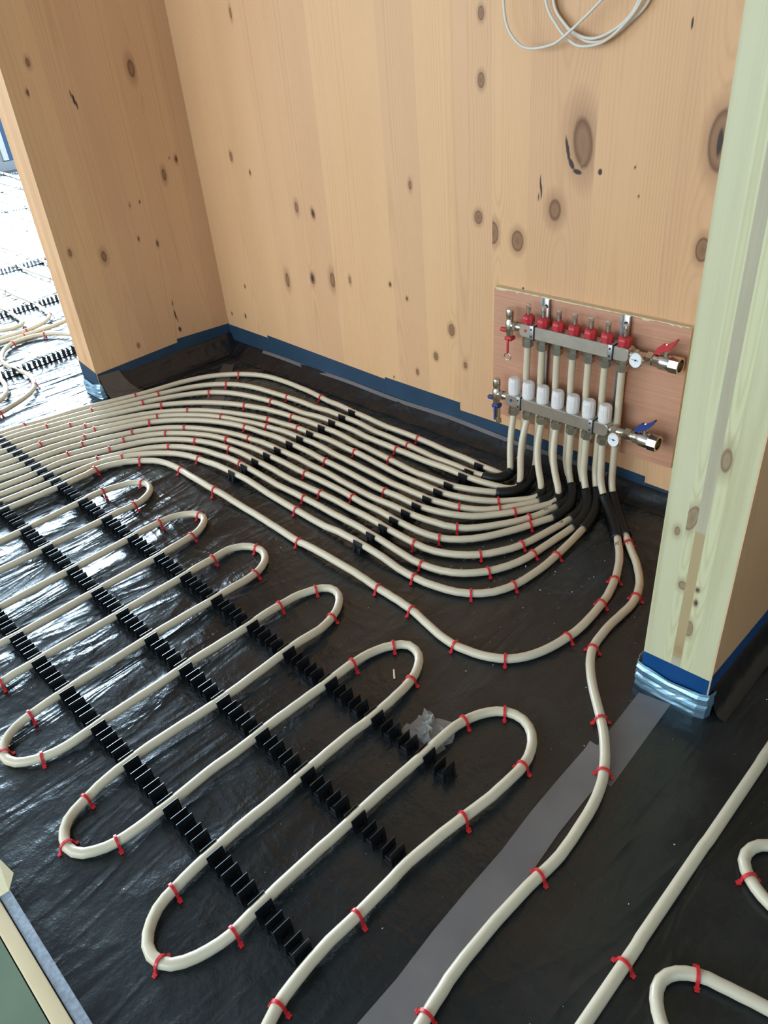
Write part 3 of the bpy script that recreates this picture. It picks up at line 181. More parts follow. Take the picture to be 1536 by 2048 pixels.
# ------------------------------------------------------------------ materials
def newmat(name):
    m = bpy.data.materials.new(name); m.use_nodes = True
    return m, m.node_tree, m.node_tree.nodes['Principled BSDF']
def nd(t, typ, **kw):
    n = t.nodes.new(typ)
    for k, v in kw.items(): setattr(n, k, v)
    return n
def mapped(t, scale, coord='Object'):
    tc = nd(t, 'ShaderNodeTexCoord'); mp = nd(t, 'ShaderNodeMapping'); mp.inputs['Scale'].default_value = scale
    t.links.new(tc.outputs[coord], mp.inputs['Vector']); return mp.outputs['Vector']
def noise(t, vec, scale, detail=3, rough=.55, dist=0):
    n = nd(t, 'ShaderNodeTexNoise'); n.inputs['Scale'].default_value = scale; n.inputs['Detail'].default_value = detail
    n.inputs['Roughness'].default_value = rough; n.inputs['Distortion'].default_value = dist
    t.links.new(vec, n.inputs['Vector']); return n.outputs['Fac']
def ramp(t, fac, stops):
    r = nd(t, 'ShaderNodeValToRGB'); e = r.color_ramp.elements
    while len(e) < len(stops): e.new(.5)
    for i, (p, c) in enumerate(stops):
        e[i].position = p; e[i].color = (c, c, c, 1) if not isinstance(c, tuple) else (*c, 1)
    t.links.new(fac, r.inputs['Fac']); return r.outputs['Color']
def mix(t, fac, a, b, mode='MIX'):
    n = nd(t, 'ShaderNodeMix', data_type='RGBA', blend_type=mode)
    for sock, v in ((n.inputs[0], fac), (n.inputs[6], a), (n.inputs[7], b)):
        if isinstance(v, (int, float)): sock.default_value = v
        elif isinstance(v, tuple): sock.default_value = (*v, 1)
        else: t.links.new(v, sock)
    return n.outputs[2]
def math_(t, op, a, b=None, clamp=False):
    n = nd(t, 'ShaderNodeMath', operation=op, use_clamp=clamp)
    for s, v in ((n.inputs[0], a), (n.inputs[1], b)):
        if v is None: continue
        if isinstance(v, (int, float)): s.default_value = v
        else: t.links.new(v, s)
    return n.outputs[0]
def bump(t, bs, h, strength, dist=.01):
    b = nd(t, 'ShaderNodeBump'); b.inputs['Strength'].default_value = strength; b.inputs['Distance'].default_value = dist
    t.links.new(h, b.inputs['Height']); t.links.new(b.outputs[0], bs.inputs['Normal']); return b
def attr(t, name):
    a = nd(t, 'ShaderNodeAttribute'); a.attribute_name = name; return a.outputs['Fac']
def plain(name, col, rough=.5, metal=0, var=0, vscale=40, spec=.5, bmp=0, bscale=200):
    m, t, b = newmat(name); b.inputs['Roughness'].default_value = rough; b.inputs['Metallic'].default_value = metal
    b.inputs['Specular IOR Level'].default_value = spec
    v = mapped(t, (1, 1, 1))
    f = noise(t, v, vscale, 3)
    c = mix(t, ramp(t, f, [(.3, 0.), (.7, 1.)]), tuple(x * (1 - var) for x in col), tuple(min(1, x * (1 + var)) for x in col))
    t.links.new(c, b.inputs['Base Color'])
    if bmp: bump(t, b, noise(t, v, bscale, 2), bmp, .002)
    return m
def wood(name, light, dark, ringf=900., knotc=(.16, .07, .035), rough=.5, contrast=.55):
    m, t, b = newmat(name); b.inputs['Roughness'].default_value = rough; b.inputs['Specular IOR Level'].default_value = .3
    ph = attr(t, 'phase'); kn = attr(t, 'knot'); tn = attr(t, 'tone'); ck = attr(t, 'crack')
    v = mapped(t, (1, 1, .03)); fine = noise(t, v, 420, 3, .6)
    v2 = mapped(t, (1, 1, .12)); med = noise(t, v2, 24, 3)
    s = math_(t, 'SINE', math_(t, 'ADD', math_(t, 'MULTIPLY', ph, ringf), math_(t, 'MULTIPLY', med, 2.2)))
    s = math_(t, 'POWER', math_(t, 'MULTIPLY_ADD', s, .5), 2.2) if False else math_(t, 'POWER', math_(t, 'MULTIPLY', math_(t, 'ADD', s, 1), .5), 2.5)
    s = math_(t, 'MULTIPLY', s, ramp(t, med, [(.3, .35), (.7, 1.)]))
    g = math_(t, 'ADD', math_(t, 'MULTIPLY', s, contrast), math_(t, 'MULTIPLY', math_(t, 'SUBTRACT', fine, .5), .55), clamp=True)
    c = mix(t, g, light, dark)
    big = noise(t, mapped(t, (1, 1, .35)), 3.2, 2)
    c = mix(t, .45, c, mix(t, ramp(t, big, [(.3, 0.), (.7, 1.)]), (.86, .80, .74), (1, 1, 1)), 'MULTIPLY')
    cc = nd(t, 'ShaderNodeCombineColor')
    t.links.new(tn, cc.inputs[0])
    t.links.new(math_(t, 'POWER', tn, 1.25), cc.inputs[1]); t.links.new(math_(t, 'POWER', tn, .7), cc.inputs[2])
    c = mix(t, 1., c, cc.outputs[0], 'MULTIPLY')
    halo = ramp(t, kn, [(.0, 0.), (.42, .38), (.5, .95), (.62, .72), (1., .85)])
    c = mix(t, halo, c, knotc)
    c = mix(t, math_(t, 'MULTIPLY', attr(t, 'stain'), .75), c, (.42, .28, .125))
    c = mix(t, ramp(t, ck, [(.25, 0.), (.6, 1.)]), c, (.045, .03, .025))
    t.links.new(c, b.inputs['Base Color'])
    bump(t, b, fine, .08, .001)
    return m
PINE = wood('pine', (.71, .425, .235), (.54, .297, .138), contrast=.40)
PINE_PALE = wood('pale_pine_end', (.60, .55, .35), (.43, .37, .20), ringf=1000, knotc=(.22, .12, .07), contrast=.6)
PINE_PLAIN = plain('pine_plain', (.62, .42, .24), .55, var=.08, vscale=20)
PINE_TRIM = plain('pine_trim', (.66, .52, .32), .5, var=.07, vscale=15)
PLASTER = plain('plaster', (.62, .60, .56), .8, var=.03)
GREYWALL = plain('grey_board', (.30, .31, .33), .7, var=.05)

def membrane(name, col, lo, hi, amp=.6, dusty=1.):
    m, t, b = newmat(name); b.inputs['Specular IOR Level'].default_value = .5
    o = mapped(t, (1, 1, 1))
    dust = noise(t, o, 7, 6, .65); dirt = noise(t, o, 60, 4, .7)
    c = mix(t, ramp(t, dust, [(.42, 0.), (.8, .5 * dusty)]), col, (.032, .034, .035))
    c = mix(t, ramp(t, dirt, [(.66, 0.), (.9, .22 * dusty)]), c, (.09, .085, .08))
    t.links.new(c, b.inputs['Base Color'])
    rr = ramp(t, dust, [(.3, lo), (.75, hi)]); t.links.new(rr, b.inputs['Roughness'])
    # creases: folds running across the room, folds along the pipe rows, fine crumple
    a1 = noise(t, mapped(t, (12, 2.4, 1)), 1.0, 2, .5, 1.2)
    a2 = noise(t, mapped(t, (3.5, 7, 1)), 1.0, 2, .5, 1.5)
    r1 = math_(t, 'ABSOLUTE', math_(t, 'SUBTRACT', a1, .5)); r2 = math_(t, 'ABSOLUTE', math_(t, 'SUBTRACT', a2, .5))
    fine = noise(t, mapped(t, (40, 12, 1)), 1.0, 3, .55, .8)
    vo = nd(t, 'ShaderNodeTexVoronoi', feature='DISTANCE_TO_EDGE'); vo.inputs['Scale'].default_value = 9
    t.links.new(mapped(t, (1, .45, 1)), vo.inputs['Vector'])
    h = math_(t, 'ADD', math_(t, 'MULTIPLY', r1, -1.5), math_(t, 'MULTIPLY', r2, -.9))
    und = noise(t, mapped(t, (7, 2.2, 1)), 1.0, 1, .5, .6)
    h = math_(t, 'ADD', h, math_(t, 'MULTIPLY', fine, .09)); h = math_(t, 'ADD', h, math_(t, 'MULTIPLY', und, 2.6))
    h = math_(t, 'ADD', h, math_(t, 'MULTIPLY', ramp(t, vo.outputs['Distance'], [(0., 1.), (.06, 0.)]), .12))
    sx = nd(t, 'ShaderNodeSeparateXYZ'); t.links.new(mapped(t, (1, 1, 1)), sx.inputs[0])
    slack = nd(t, 'ShaderNodeMapRange'); slack.inputs[1].default_value = -.5; slack.inputs[2].default_value = -3.2; slack.inputs[3].default_value = .34; slack.inputs[4].default_value = 1.9
    t.links.new(math_(t, 'ADD', sx.outputs[0], math_(t, 'MULTIPLY', math_(t, 'SUBTRACT', dust, .5), 1.2)), slack.inputs[0])
    h = math_(t, 'MULTIPLY', h, slack.outputs[0])     # the sheet lies tauter towards the right wall
    bump(t, b, h, amp, .012)
    return m
MEMB = membrane('black_membrane', (.010, .013, .0145), .17, .36, .68)
MEMB_UP = membrane('membrane_upstand', (.007, .0085, .011), .28, .42, .5, .15)
TAPE_BLUE = plain('blue_tape', (.020, .050, .092), .42, var=.12, vscale=12, bmp=.15, bscale=30)
TAPE_BLUE2 = plain('blue_tape_bright', (.005, .058, .19), .35, var=.1, vscale=12, bmp=.2, bscale=30)
TAPE_GREY = plain('grey_tape', (.155, .140, .140), .42, var=.12, vscale=9, bmp=.25, bscale=25)
TAPE_BROWN = plain('brown_tape', (.085, .068, .062), .4, var=.15, vscale=14, bmp=.3, bscale=25)
PIPE = plain('pipe_plastic', (.62, .525, .385), .33, var=.03, vscale=25)
SLEEVE = plain('black_sleeve', (.007, .0075, .008), .45, var=.1, spec=.35)
RED = plain('red_plastic', (.60, .022, .028), .35, var=.08, vscale=90)
REDM = plain('red_cap_plastic', (.52, .035, .045), .4, var=.1, vscale=120)
BLACKP = plain('black_plastic', (.009, .010, .012), .27, var=.1)
STEEL = plain('brushed_steel', (.60, .565, .50), .38, metal=1, var=.08, vscale=30, bmp=.05, bscale=300)
NICKEL = plain('nickel_brass', (.66, .62, .53), .24, metal=1, var=.08, vscale=60)
NUT = plain('dull_brass_nut', (.47, .44, .36), .36, metal=1, var=.12, vscale=80)
GALV = plain('galvanised_steel', (.55, .55, .56), .42, metal=1, var=.12, vscale=60)
CAPW = plain('white_cap_plastic', (.78, .74, .72), .42, var=.02)
DIAL = plain('white_dial', (.80, .82, .84), .35)
DARK = plain('dark_ink', (.02, .02, .022), .6)
BLUEP = plain('blue_plastic', (.022, .050, .21), .4, var=.1)
CABLE = plain('cable_plastic', (.68, .64, .56), .45, var=.03)
FOILM = plain('foil_tape', (.30, .47, .60), .38, metal=.75, var=.15, vscale=18, bmp=.25, bscale=40)
GREEN = plain('green_board_face', (.135, .190, .120), .7, var=.08, vscale=8)
FOAM = plain('grey_foam', (.21, .24, .28), .8, var=.25, vscale=160)
CARD = plain('tan_card', (.66, .56, .36), .6, var=.06)
CRUMB = plain('pale_crumbs', (.66, .63, .57), .7, var=.1)
BLUEW = plain('blue_wall_membrane', (.045, .10, .19), .5, var=.12, vscale=3)
TUBEM = plain('sight_tube_grey', (.50, .46, .42), .3)
def ply_mat():
    m, t, b = newmat('salmon_board_face'); b.inputs['Roughness'].default_value = .5
    g = noise(t, mapped(t, (6, 1, 260)), 1.0, 4, .6, .4); s2 = noise(t, mapped(t, (1, 1, 1)), 6, 3)
    c = mix(t, ramp(t, g, [(.3, 0.), (.7, 1.)]), (.50, .245, .150), (.63, .325, .205))
    c = mix(t, .5, c, mix(t, ramp(t, s2, [(.3, 0.), (.7, 1.)]), (.82, .80, .78), (1, 1, 1)), 'MULTIPLY')
    t.links.new(c, b.inputs['Base Color']); return m
PLY = ply_mat()
def glass(name, col=(.95, .95, .93), rough=.05):
    m, t, b = newmat(name); b.inputs['Base Color'].default_value = (*col, 1); b.inputs['Transmission Weight'].default_value = 1
    b.inputs['Roughness'].default_value = rough; b.inputs['IOR'].default_value = 1.45; return m
CLEAR = glass('clear_sight_glass', (.86, .80, .74), .22)
def film():
    m, t, b = newmat('clear_film'); b.inputs['Base Color'].default_value = (.50, .47, .44, 1); b.inputs['Roughness'].default_value = .16
    b.inputs['Alpha'].default_value = .40; bump(t, b, noise(t, mapped(t, (1, 1, 1)), 55, 3), 1.0, .006); return m
FILM = film()

# ------------------------------------------------------------------ wood walls: boards with growth rings and knots
def wood_panel(name, axis, plane, sign, boards, z0, z1, knots, mat, thick, step=.006, zfine=1.45, body=None):
    """boards: list of (u0, u1, pith_offset, depth, taper, tone, zbreaks); face normal = sign along the axis other than u."""
    zs = list(np.arange(z0, min(z1, zfine), step)) + ([zfine] if z1 > zfine else [])
    if z1 > zfine: zs += list(lin(zfine, z1, 12)[1:])
    else: zs += [z1]
    zs = np.array(zs); V = []; F = []; PH = []; KN = []; CK = []; TN = []; ST = []
    for (u0, u1, c, d, tp, tone) in boards:
        nu = max(2, int(round((u1 - u0) / step)) + 1); us = lin(u0, u1, nu)
        U, Z = np.meshgrid(us, zs, indexing='ij')
        zz = Z + .35 * np.sin(3.1 * Z + 7 * c)
        r = np.sqrt((U - (u0 + u1) / 2 - c) ** 2 + d * d) - tp * zz
        kn = np.zeros_like(U); ck = np.zeros_like(U); sn = np.zeros_like(U)
        for (ku, kz, ru, rz, rot, kind) in knots:
            if not (u0 - .1 < ku < u1 + .1): continue
            du, dz = U - ku, Z - kz; a = math.radians(rot)
            x = du * math.cos(a) + dz * math.sin(a); y = -du * math.sin(a) + dz * math.cos(a)
            q = np.sqrt((x / ru) ** 2 + (y / rz) ** 2)
            if kind == 'b':
                if u0 < ku < u1: sn = np.maximum(sn, np.where(np.abs(Z - kz) < rz, 1., 0))
                continue
            inb = (u0 <= ku <= u1) or kind == 'x'
            if kind == 'c':
                ck = np.maximum(ck, np.clip(1.3 - q, 0, 1)); continue
            if inb:
                kn = np.maximum(kn, np.clip(1 - q / 2, 0, 1) * (1 if kind == 'k' else .78 if kind == 'f' else 1))
                r = r + (ru * .9) * np.exp(-(x / (ru * 2.4)) ** 2 - (y / (rz * 2.6)) ** 2) * (1 if kind != 'f' else .6)
                if kind == 'k': ck = np.maximum(ck, np.clip(.75 - q * 1.6, 0, 1) * .55)
                if kind == 'd': ck = np.maximum(ck, np.clip(1.2 - q, 0, 1) * .8)
        n0 = len(V)
        if axis == 'x': V += [(u, plane, z) for u in us for z in zs]
        else: V += [(plane, u, z) for u in us for z in zs]
        nz = len(zs)
        for i in range(nu - 1):
            for j in range(nz - 1):
                q = (n0 + i * nz + j, n0 + (i + 1) * nz + j, n0 + (i + 1) * nz + j + 1, n0 + i * nz + j + 1)
                F.append(q if (sign < 0) == (axis == 'x') else q[::-1])
        PH.append(r.ravel()); KN.append(kn.ravel()); CK.append(ck.ravel()); ST.append(sn.ravel()); TN.append(np.full(r.size, tone))
    fm = [0] * len(F); u0 = boards[0][0]; u1 = boards[-1][1]; back = plane - sign * thick; n0 = len(V)
    P = (lambda u, p, z: (u, p, z)) if axis == 'x' else (lambda u, p, z: (p, u, z))
    V += [P(u, p, z) for z in (z0, z1) for p in (plane, back) for u in (u0, u1)]
    for f in ((0, 1, 3, 2), (4, 6, 7, 5), (2, 3, 7, 6), (0, 2, 6, 4), (1, 5, 7, 3)): F.append(tuple(n0 + i for i in f)); fm.append(1)
    o = mesh(name, V, F, [mat, body or PINE_PLAIN], fm=fm)
    for nm, arrs, pad in (('phase', PH, 0), ('knot', KN, 0), ('crack', CK, 0), ('tone', TN, 1), ('stain', ST, 0)):
        a = o.data.attributes.new(nm, 'FLOAT', 'POINT'); a.data.foreach_set('value', np.concatenate(arrs + [np.full(8, float(pad))]).astype(np.float32))
    return o
def boards_between(edges, tones=None, seed=1, dmin=.012, dmax=.07):
    rnd = random.Random(seed); out = []
    for i in range(len(edges) - 1):
        out.append((edges[i], edges[i + 1], rnd.uniform(-.06, .06), rnd.uniform(dmin, dmax), rnd.choice((-1, 1)) * rnd.uniform(.010, .028),
                    tones[i] if tones else rnd.uniform(.93, 1.05)))
    return out
KNOTS_BACK = [
 (-2.474, 1.254, 0.0066, 0.0198, 0, 'f'),
 (-2.512, 0.761, 0.0044, 0.0088, 0, 'd'),
 (-2.616, 0.810, 0.0078, 0.0156, 0, 'k'),
 (-2.264, 0.662, 0.0110, 0.0220, 0, 'f'),
 (-2.176, 0.650, 0.0088, 0.0154, 10, 'd'),
 (-2.226, 0.414, 0.0110, 0.0198, 0, 'd'),
 (-1.421, 1.204, 0.0091, 0.0143, 0, 'k'),
 (-1.422, 1.058, 0.0104, 0.0169, 0, 'k'),
 (-1.698, 0.781, 0.0077, 0.0154, 0, 'f'),
 (-2.681, 0.308, 0.0044, 0.0077, 0, 'd'),
 (-2.820, 0.165, 0.0044, 0.0077, 0, 'd'),
 (-2.718, 0.174, 0.0055, 0.0088, 0, 'd'),
 (-1.816, 0.459, 0.0055, 0.0077, 0, 'd'),
 (-1.741, 0.424, 0.0044, 0.0066, 0, 'd'),
 (-1.549, 0.355, 0.0117, 0.0182, 0, 'k'),
 (-1.622, 0.248, 0.0091, 0.0130, 0, 'k'),
 (-1.712, 0.169, 0.0065, 0.0104, 0, 'k'),
 (-1.494, 0.247, 0.0088, 0.0132, 0, 'f'),
 (-1.831, 0.119, 0.0033, 0.0044, 0, 'd'),
 (-1.435, 0.715, 0.0130, 0.0169, 0, 'k'),
 (-1.382, 0.678, 0.0169, 0.0286, 0, 'k'),
 (-1.297, 0.666, 0.0182, 0.0260, 0, 'k'),
 (-1.107, 0.924, 0.0330, 0.0682, 8, 'f'),
 (-1.103, 0.908, 0.0209, 0.0506, 8, 'f'),
 (-1.149, 0.905, 0.0050, 0.0396, 14, 'c'),
 (-1.136, 0.874, 0.0066, 0.0176, 30, 'c'),
 (-1.118, 0.857, 0.0154, 0.0066, -12, 'c'),
 (-1.104, 0.883, 0.0066, 0.0220, -8, 'f'),
 (-1.225, 0.812, 0.0031, 0.0374, 6, 'c'),
 (-1.054, 0.861, 0.0066, 0.0088, 0, 'c'),
 (-1.230, 0.783, 0.0022, 0.0176, 4, 'c'),
 (-0.764, 0.942, 0.0286, 0.0585, 0, 'k'),
 (-0.769, 0.939, 0.0066, 0.0330, 0, 'c'),
 (-0.771, 0.712, 0.0156, 0.0260, 0, 'k'),
 (-0.962, 0.877, 0.0022, 0.0033, 0, 'd'),
 (-0.946, 0.814, 0.0022, 0.0033, 0, 'd'),
 (-0.865, 1.160, 0.0033, 0.0132, 0, 'c'),
 (-2.381, 0.383, 0.0132, 0.0330, 0, 'f'),
 (-2.112, 0.426, 0.0154, 0.0330, 0, 'f'),
 (-1.274, 0.537, 0.0044, 0.0044, 0, 'c'),
 (-1.179, 0.760, 0.0220, 0.0330, 0, 'f'),
 (-2.017, 0.442, 0.0066, 0.0154, 0, 'f')
]
KNOTS_LEFT = [
 (1.187, 1.089, 0.0060, 0.0100, 0, 'd'),
 (1.215, 1.172, 0.0080, 0.0160, 0, 'f'),
 (1.337, 1.048, 0.0050, 0.0380, 14, 'c'),
 (1.580, 1.118, 0.0160, 0.0340, 0, 'f'),
 (1.616, 0.757, 0.0100, 0.0260, 0, 'f'),
 (1.683, 0.802, 0.0060, 0.0120, 0, 'd'),
 (1.653, 0.811, 0.0020, 0.0040, 0, 'd'),
 (1.443, 0.680, 0.0030, 0.0100, 0, 'd'),
 (1.487, 0.684, 0.0030, 0.0060, 0, 'd'),
 (1.445, 0.556, 0.0040, 0.0090, 0, 'd'),
 (1.520, 0.520, 0.0050, 0.0130, 0, 'd'),
 (1.164, 0.572, 0.0060, 0.0130, 0, 'k'),
 (1.288, 0.528, 0.0120, 0.0240, 0, 'f'),
 (1.525, 0.222, 0.0040, 0.0340, 6, 'c'),
 (1.525, 0.273, 0.0030, 0.0200, 3, 'c'),
 (1.529, 0.163, 0.0070, 0.0140, 10, 'c'),
 (1.328, 0.158, 0.0060, 0.0100, 0, 'k')
]
KNOTS_POST = [(-.4155, .272, .01, .152, 0, 'b'), 
 (-0.435, 0.449, 0.0100, 0.0260, -12, 'k'),
 (-0.396, 0.581, 0.0110, 0.0280, 0, 'f'),
 (-0.430, 0.298, 0.0100, 0.0120, 0, 'f'),
 (-0.401, 0.302, 0.0040, 0.0060, 0, 'd'),
 (-0.400, 0.271, 0.0040, 0.0080, 0, 'd'),
 (-0.403, 0.204, 0.0070, 0.0180, 0, 'k'),
 (-0.415, 0.140, 0.0100, 0.0120, 20, 'f'),
 (-0.457, 0.412, 0.0060, 0.0120, 0, 'f')
]
eb = [
 -2.862, -2.429, -2.305, -2.098, -2.040, -1.799, -1.656, -1.525, -1.385, -1.265, -1.072, -0.869, -0.828, -0.690, -0.560, -0.470, -0.360
]
struct(wood_panel('wall_back', 'x', YB, -1, boards_between(eb, seed=5), 0, 3.5, KNOTS_BACK, PINE, .12, step=.0042), 'pine panel wall behind the manifold')
el = [YN, 1.19, 1.262, 1.355, 1.44, 1.535, 1.60, 1.69, YB]
struct(wood_panel('wall_left', 'y', XL, 1, boards_between(el, seed=9), 0, 3.5, KNOTS_LEFT, PINE, .133), 'pine panel wall end left of the niche')
# pale end face of the left wall: the edge of the cross-laminated panel
ends = boards_between([XL - .133, XL - .104, XL - .072, XL - .036, XL], [1.0, 1.06, .93, 1.04], seed=3, dmin=.05, dmax=.12)
struct(wood_panel('trim_1', 'x', YN - .004, -1, ends, 0, 3.5, [], PINE, .004, step=.008), 'bright sawn end of the left wall')
pe = [PX0, -.443, -.424, -.4055, PX1]
pb = []
for (a, b_, c, d, tp, tn) in ((PX0, -.443, .01, .10, .004, .98), (-.443, -.425, 0, .006, .05, 1.03), (-.425, -.406, 0, .08, .004, .80), (-.406, -.384, 0, .006, .045, 1.05), (-.384, PX1, -.01, .11, .004, 1.0)):
    pb.append((a, b_, c, d, tp, tn))
struct(wood_panel('wall_right', 'x', YN, -1, pb, 0, 3.5, KNOTS_POST, PINE_PALE, YB - YN, step=.0035, body=PINE_PLAIN), 'pale timber end of the right flanking wall')
er = [YN, 1.22, 1.33, 1.45, 1.56, 1.66, YB]
struct(wood_panel('trim_2', 'y', PX1 + .003, 1, boards_between(er, seed=13), 0, 3.5, [(1.33, .33, .006, .012, 0, 'd'), (1.36, .42, .005, .009, 0, 'd')], PINE, .003, step=.008), 'shaded side of the right flanking wall')

# ------------------------------------------------------------------ room shell
def slab(name, x0, x1, y0, y1, z0, z1, mat, label=None): return struct(box_obj(name, x0, x1, y0, y1, z0, z1, mat), label)
slab('floor', -9.8, 2.3, -3.1, 4.7, -.12, 0, MEMB, 'floor of black plastic membrane')
slab('ceiling', -9.8, 2.3, -3.1, 4.7, 3.5, 3.6, GREYWALL)
def wall_with_opening(name, axis, p0, p1, u0, u1, o0, o1, oz0, oz1, mat):
    m = MB()
    for a, b_, z0, z1 in ((u0, o0, 0, 3.5), (o1, u1, 0, 3.5), (o0, o1, 0, oz0), (o0, o1, oz1, 3.5)):
        if b_ - a < 1e-4 or z1 - z0 < 1e-4: continue
        if axis == 'x': m.box(a, b_, p0, p1, z0, z1)
        else: m.box(p0, p1, a, b_, z0, z1)
    return struct(m.build(name, mat))
wall_with_opening('wall_far', 'y', -9.8, -9.62, -3.1, 4.7, .80, 4.50, .10, 3.35, GREYWALL)
wall_with_opening('wall_front', 'x', -3.1, -2.95, -9.62, -4.3, -6.6, -4.6, .5, 2.45, PLASTER)
wall_with_opening('wall_behind', 'x', -3.1, -2.95, -4.3, 2.3, -4.0, .4, .55, 2.35, PLASTER)
wall_with_opening('wall_side', 'y', 2.2, 2.3, -2.95, YB, -1.4, .2, .6, 2.2, GREYWALL)
slab('wall_end', -9.8, -2.995, 4.6, 4.7, 0, 3.5, GREYWALL)
slab('wall_inner', -2.995 , -2.87, YB + .12, 4.6, 0, 3.5, PINE_PLAIN)
slab('wall_rear', PX1 + .01, 2.2, YB, YB + .12, 0, 3.5, PINE_PLAIN)
slab('trim_3', -9.62, -9.56, 3.53, 4.6, 0, .72, BLUEW, 'dark blue membrane on the far wall')
slab('trim_4', -9.62, -9.55, 3.47, 3.528, .10, .72, PLASTER, 'pale batten at the far opening')
slab('trim_6', -9.62, -9.57, 2.2, 3.465, .09, .42, GREYWALL, 'grey panel standing below the far opening')
slab('trim_5', -9.62, -9.52, 1.5, 4.6, 0, .09, GREYWALL, 'grey upstand along the far wall')
def frame(name, axis, p, u0, u1, z0, z1, n):
    m = MB(); k = .05
    us = [u0 + (u1 - u0) * i / n for i in range(n + 1)]
    for u in us:
        a, b_ = max(u0, u - k / 2), min(u1, u + k / 2)
        if axis == 'x': m.box(a, b_, p - .03, p + .03, z0, z1)
        else: m.box(p - .03, p + .03, a, b_, z0, z1)
    for z in (z0, z1 - k):
        if axis == 'x': m.box(u0, u1, p - .03, p + .03, z, z + k)
        else: m.box(p - .03, p + .03, u0, u1, z, z + k)
    return struct(m.build(name, PLASTER))
frame('window_1', 'y', -9.70, .80, 4.50, .10, 3.35, 4)
frame('window_2', 'x', -3.03, -4.0, .4, .55, 2.35, 4)  # right part of this opening added to hold the cool fill lamp
frame('window_3', 'y', 2.26, -1.4, .2, .6, 2.2, 2)
frame('fill_window', 'x', -3.03, -6.6, -4.6, .5, 2.45, 2)  # unseen window added to go with the front-left fill lamp

# membrane turned up the walls
def upstand(name, fn, n, prof):
    V = []; F = []; m = len(prof)
    for i in range(n + 1):
        for k, (d, z) in enumerate(prof): V.append(fn(i / n, d, z, k))
    for i in range(n):
        for k in range(m - 1): F.append((i * m + k, (i + 1) * m + k, (i + 1) * m + k + 1, i * m + k + 1))
    return mesh(name, V, F, MEMB_UP, smooth=True)
rw = random.Random(3)
def wob(i, k): return .0022 * math.sin(i * 37 + k * 2.1) + .0018 * math.sin(i * 91 + k)
prof = [(.0015, .040), (.006, .038), (.018, .030), (.034, .018), (.052, .008), (.068, .003), (.085, .0008)]
def fb(t, d, z, k): return (XL + (PX0 - XL) * t, YB - d * (1 - .35 * t) + (wob(t, k) if 1 < k < 6 else 0), z + (wob(t, k + 3) * .5 if 1 < k < 6 else 0) + .0002)
struct(upstand('baseboard_back', fb, 160, prof), 'black membrane turned up the back wall')
prof2 = [(.0015, .074), (.006, .071), (.014, .058), (.022, .040), (.032, .020), (.048, .006), (.066, .0008)]
def fl2(t, d, z, k): return (XL + d + (wob(t, k) if 1 < k < 6 else 0), YN + (YB - YN) * t, z + .0004)
struct(upstand('baseboard_left', fl2, 50, prof2), 'black membrane turned up the left wall')
prof3 = [(.0045, .072), (.008, .066), (.012, .045), (.016, .022), (.026, .006), (.042, .0008)]
def fr(t, d, z, k): return (PX1 + d + (wob(t, k) if 1 < k < 5 else 0), YN + .012 + (YB - YN - .012) * t, z + .0003)
struct(upstand('baseboard_right', fr, 50, prof3), 'black membrane turned up the side of the right wall')

# ------------------------------------------------------------------ blue tape strips at the feet of the walls
TG = 'blue tape strips along the wall feet'
def strip_x(x0, x1, y, zl0, zl1, zr0, zr1, mat, label, th=.0012, name='blue_tape_strip', cat='tape', group=TG):
    m = MB(); V = [(x0, y, zl0), (x1, y, zr0), (x1, y, zr1), (x0, y, zl1), (x0, y - th, zl0), (x1, y - th, zr0), (x1, y - th, zr1), (x0, y - th, zl1)]
    m.add(V, [(0, 3, 2, 1), (4, 5, 6, 7), (0, 1, 5, 4), (3, 7, 6, 2), (0, 4, 7, 3), (1, 2, 6, 5)])
    return tag(m.build(name, mat), label, cat, group)
strip_x(XL, -2.582, YB, .036, .109, .036, .106, TAPE_BLUE, 'short blue tape strip on the back wall in the left corner')
strip_x(-2.580, -1.880, YB, .034, .117, .034, .099, TAPE_BLUE, 'longest blue tape strip on the back wall, left of the manifold')
strip_x(-1.879, -1.521, YB, .034, .107, .034, .106, TAPE_BLUE, 'blue tape strip on the back wall ending in a high step left of the manifold')
strip_x(-1.520, -1.250, YB, .032, .078, .032, .080, TAPE_BLUE, 'low blue tape strip on the back wall just left of the manifold board')
strip_x(-1.249, -.836, YB, .030, .078, .030, .070, TAPE_BLUE, 'blue tape strip on the back wall beneath the manifold pipes')
strip_x(-.835, PX0, YB, .028, .050, .028, .046, TAPE_BLUE, 'lowest blue tape strip on the back wall beside the right wall end')
def strip_y(y0, y1, x, a0, a1, b0, b1, mat, label, th=.0012, name='blue_tape_strip', group=TG):
    m = MB(); V = [(x, y0, a0), (x, y1, b0), (x, y1, b1), (x, y0, a1), (x + th, y0, a0), (x + th, y1, b0), (x + th, y1, b1), (x + th, y0, a1)]
    m.add(V, [(0, 1, 2, 3), (4, 7, 6, 5), (0, 4, 5, 1), (3, 2, 6, 7), (0, 3, 7, 4), (1, 5, 6, 2)])
    return tag(m.build(name, mat), label, 'tape', group)
strip_y(YN, 1.503, XL, .066, .105, .066, .113, TAPE_BLUE, 'blue tape strip on the left wall, nearer its bright end')
strip_y(1.503, YB, XL, .066, .128, .066, .113, TAPE_BLUE, 'blue tape strip on the left wall, in the corner')
strip_x(XL - .133, XL, YN - .004, .052, .135, .052, .110, TAPE_BLUE, 'blue tape wrapped over the bright end of the left wall')
strip_x(PX0, PX1, YN, .040, .094, .040, .100, TAPE_BLUE2, 'bright blue tape across the front of the right wall end')
strip_y(YN, YB, PX1 + .003, .060, .115, .060, .105, TAPE_BLUE2, 'bright blue tape along the side of the right wall')

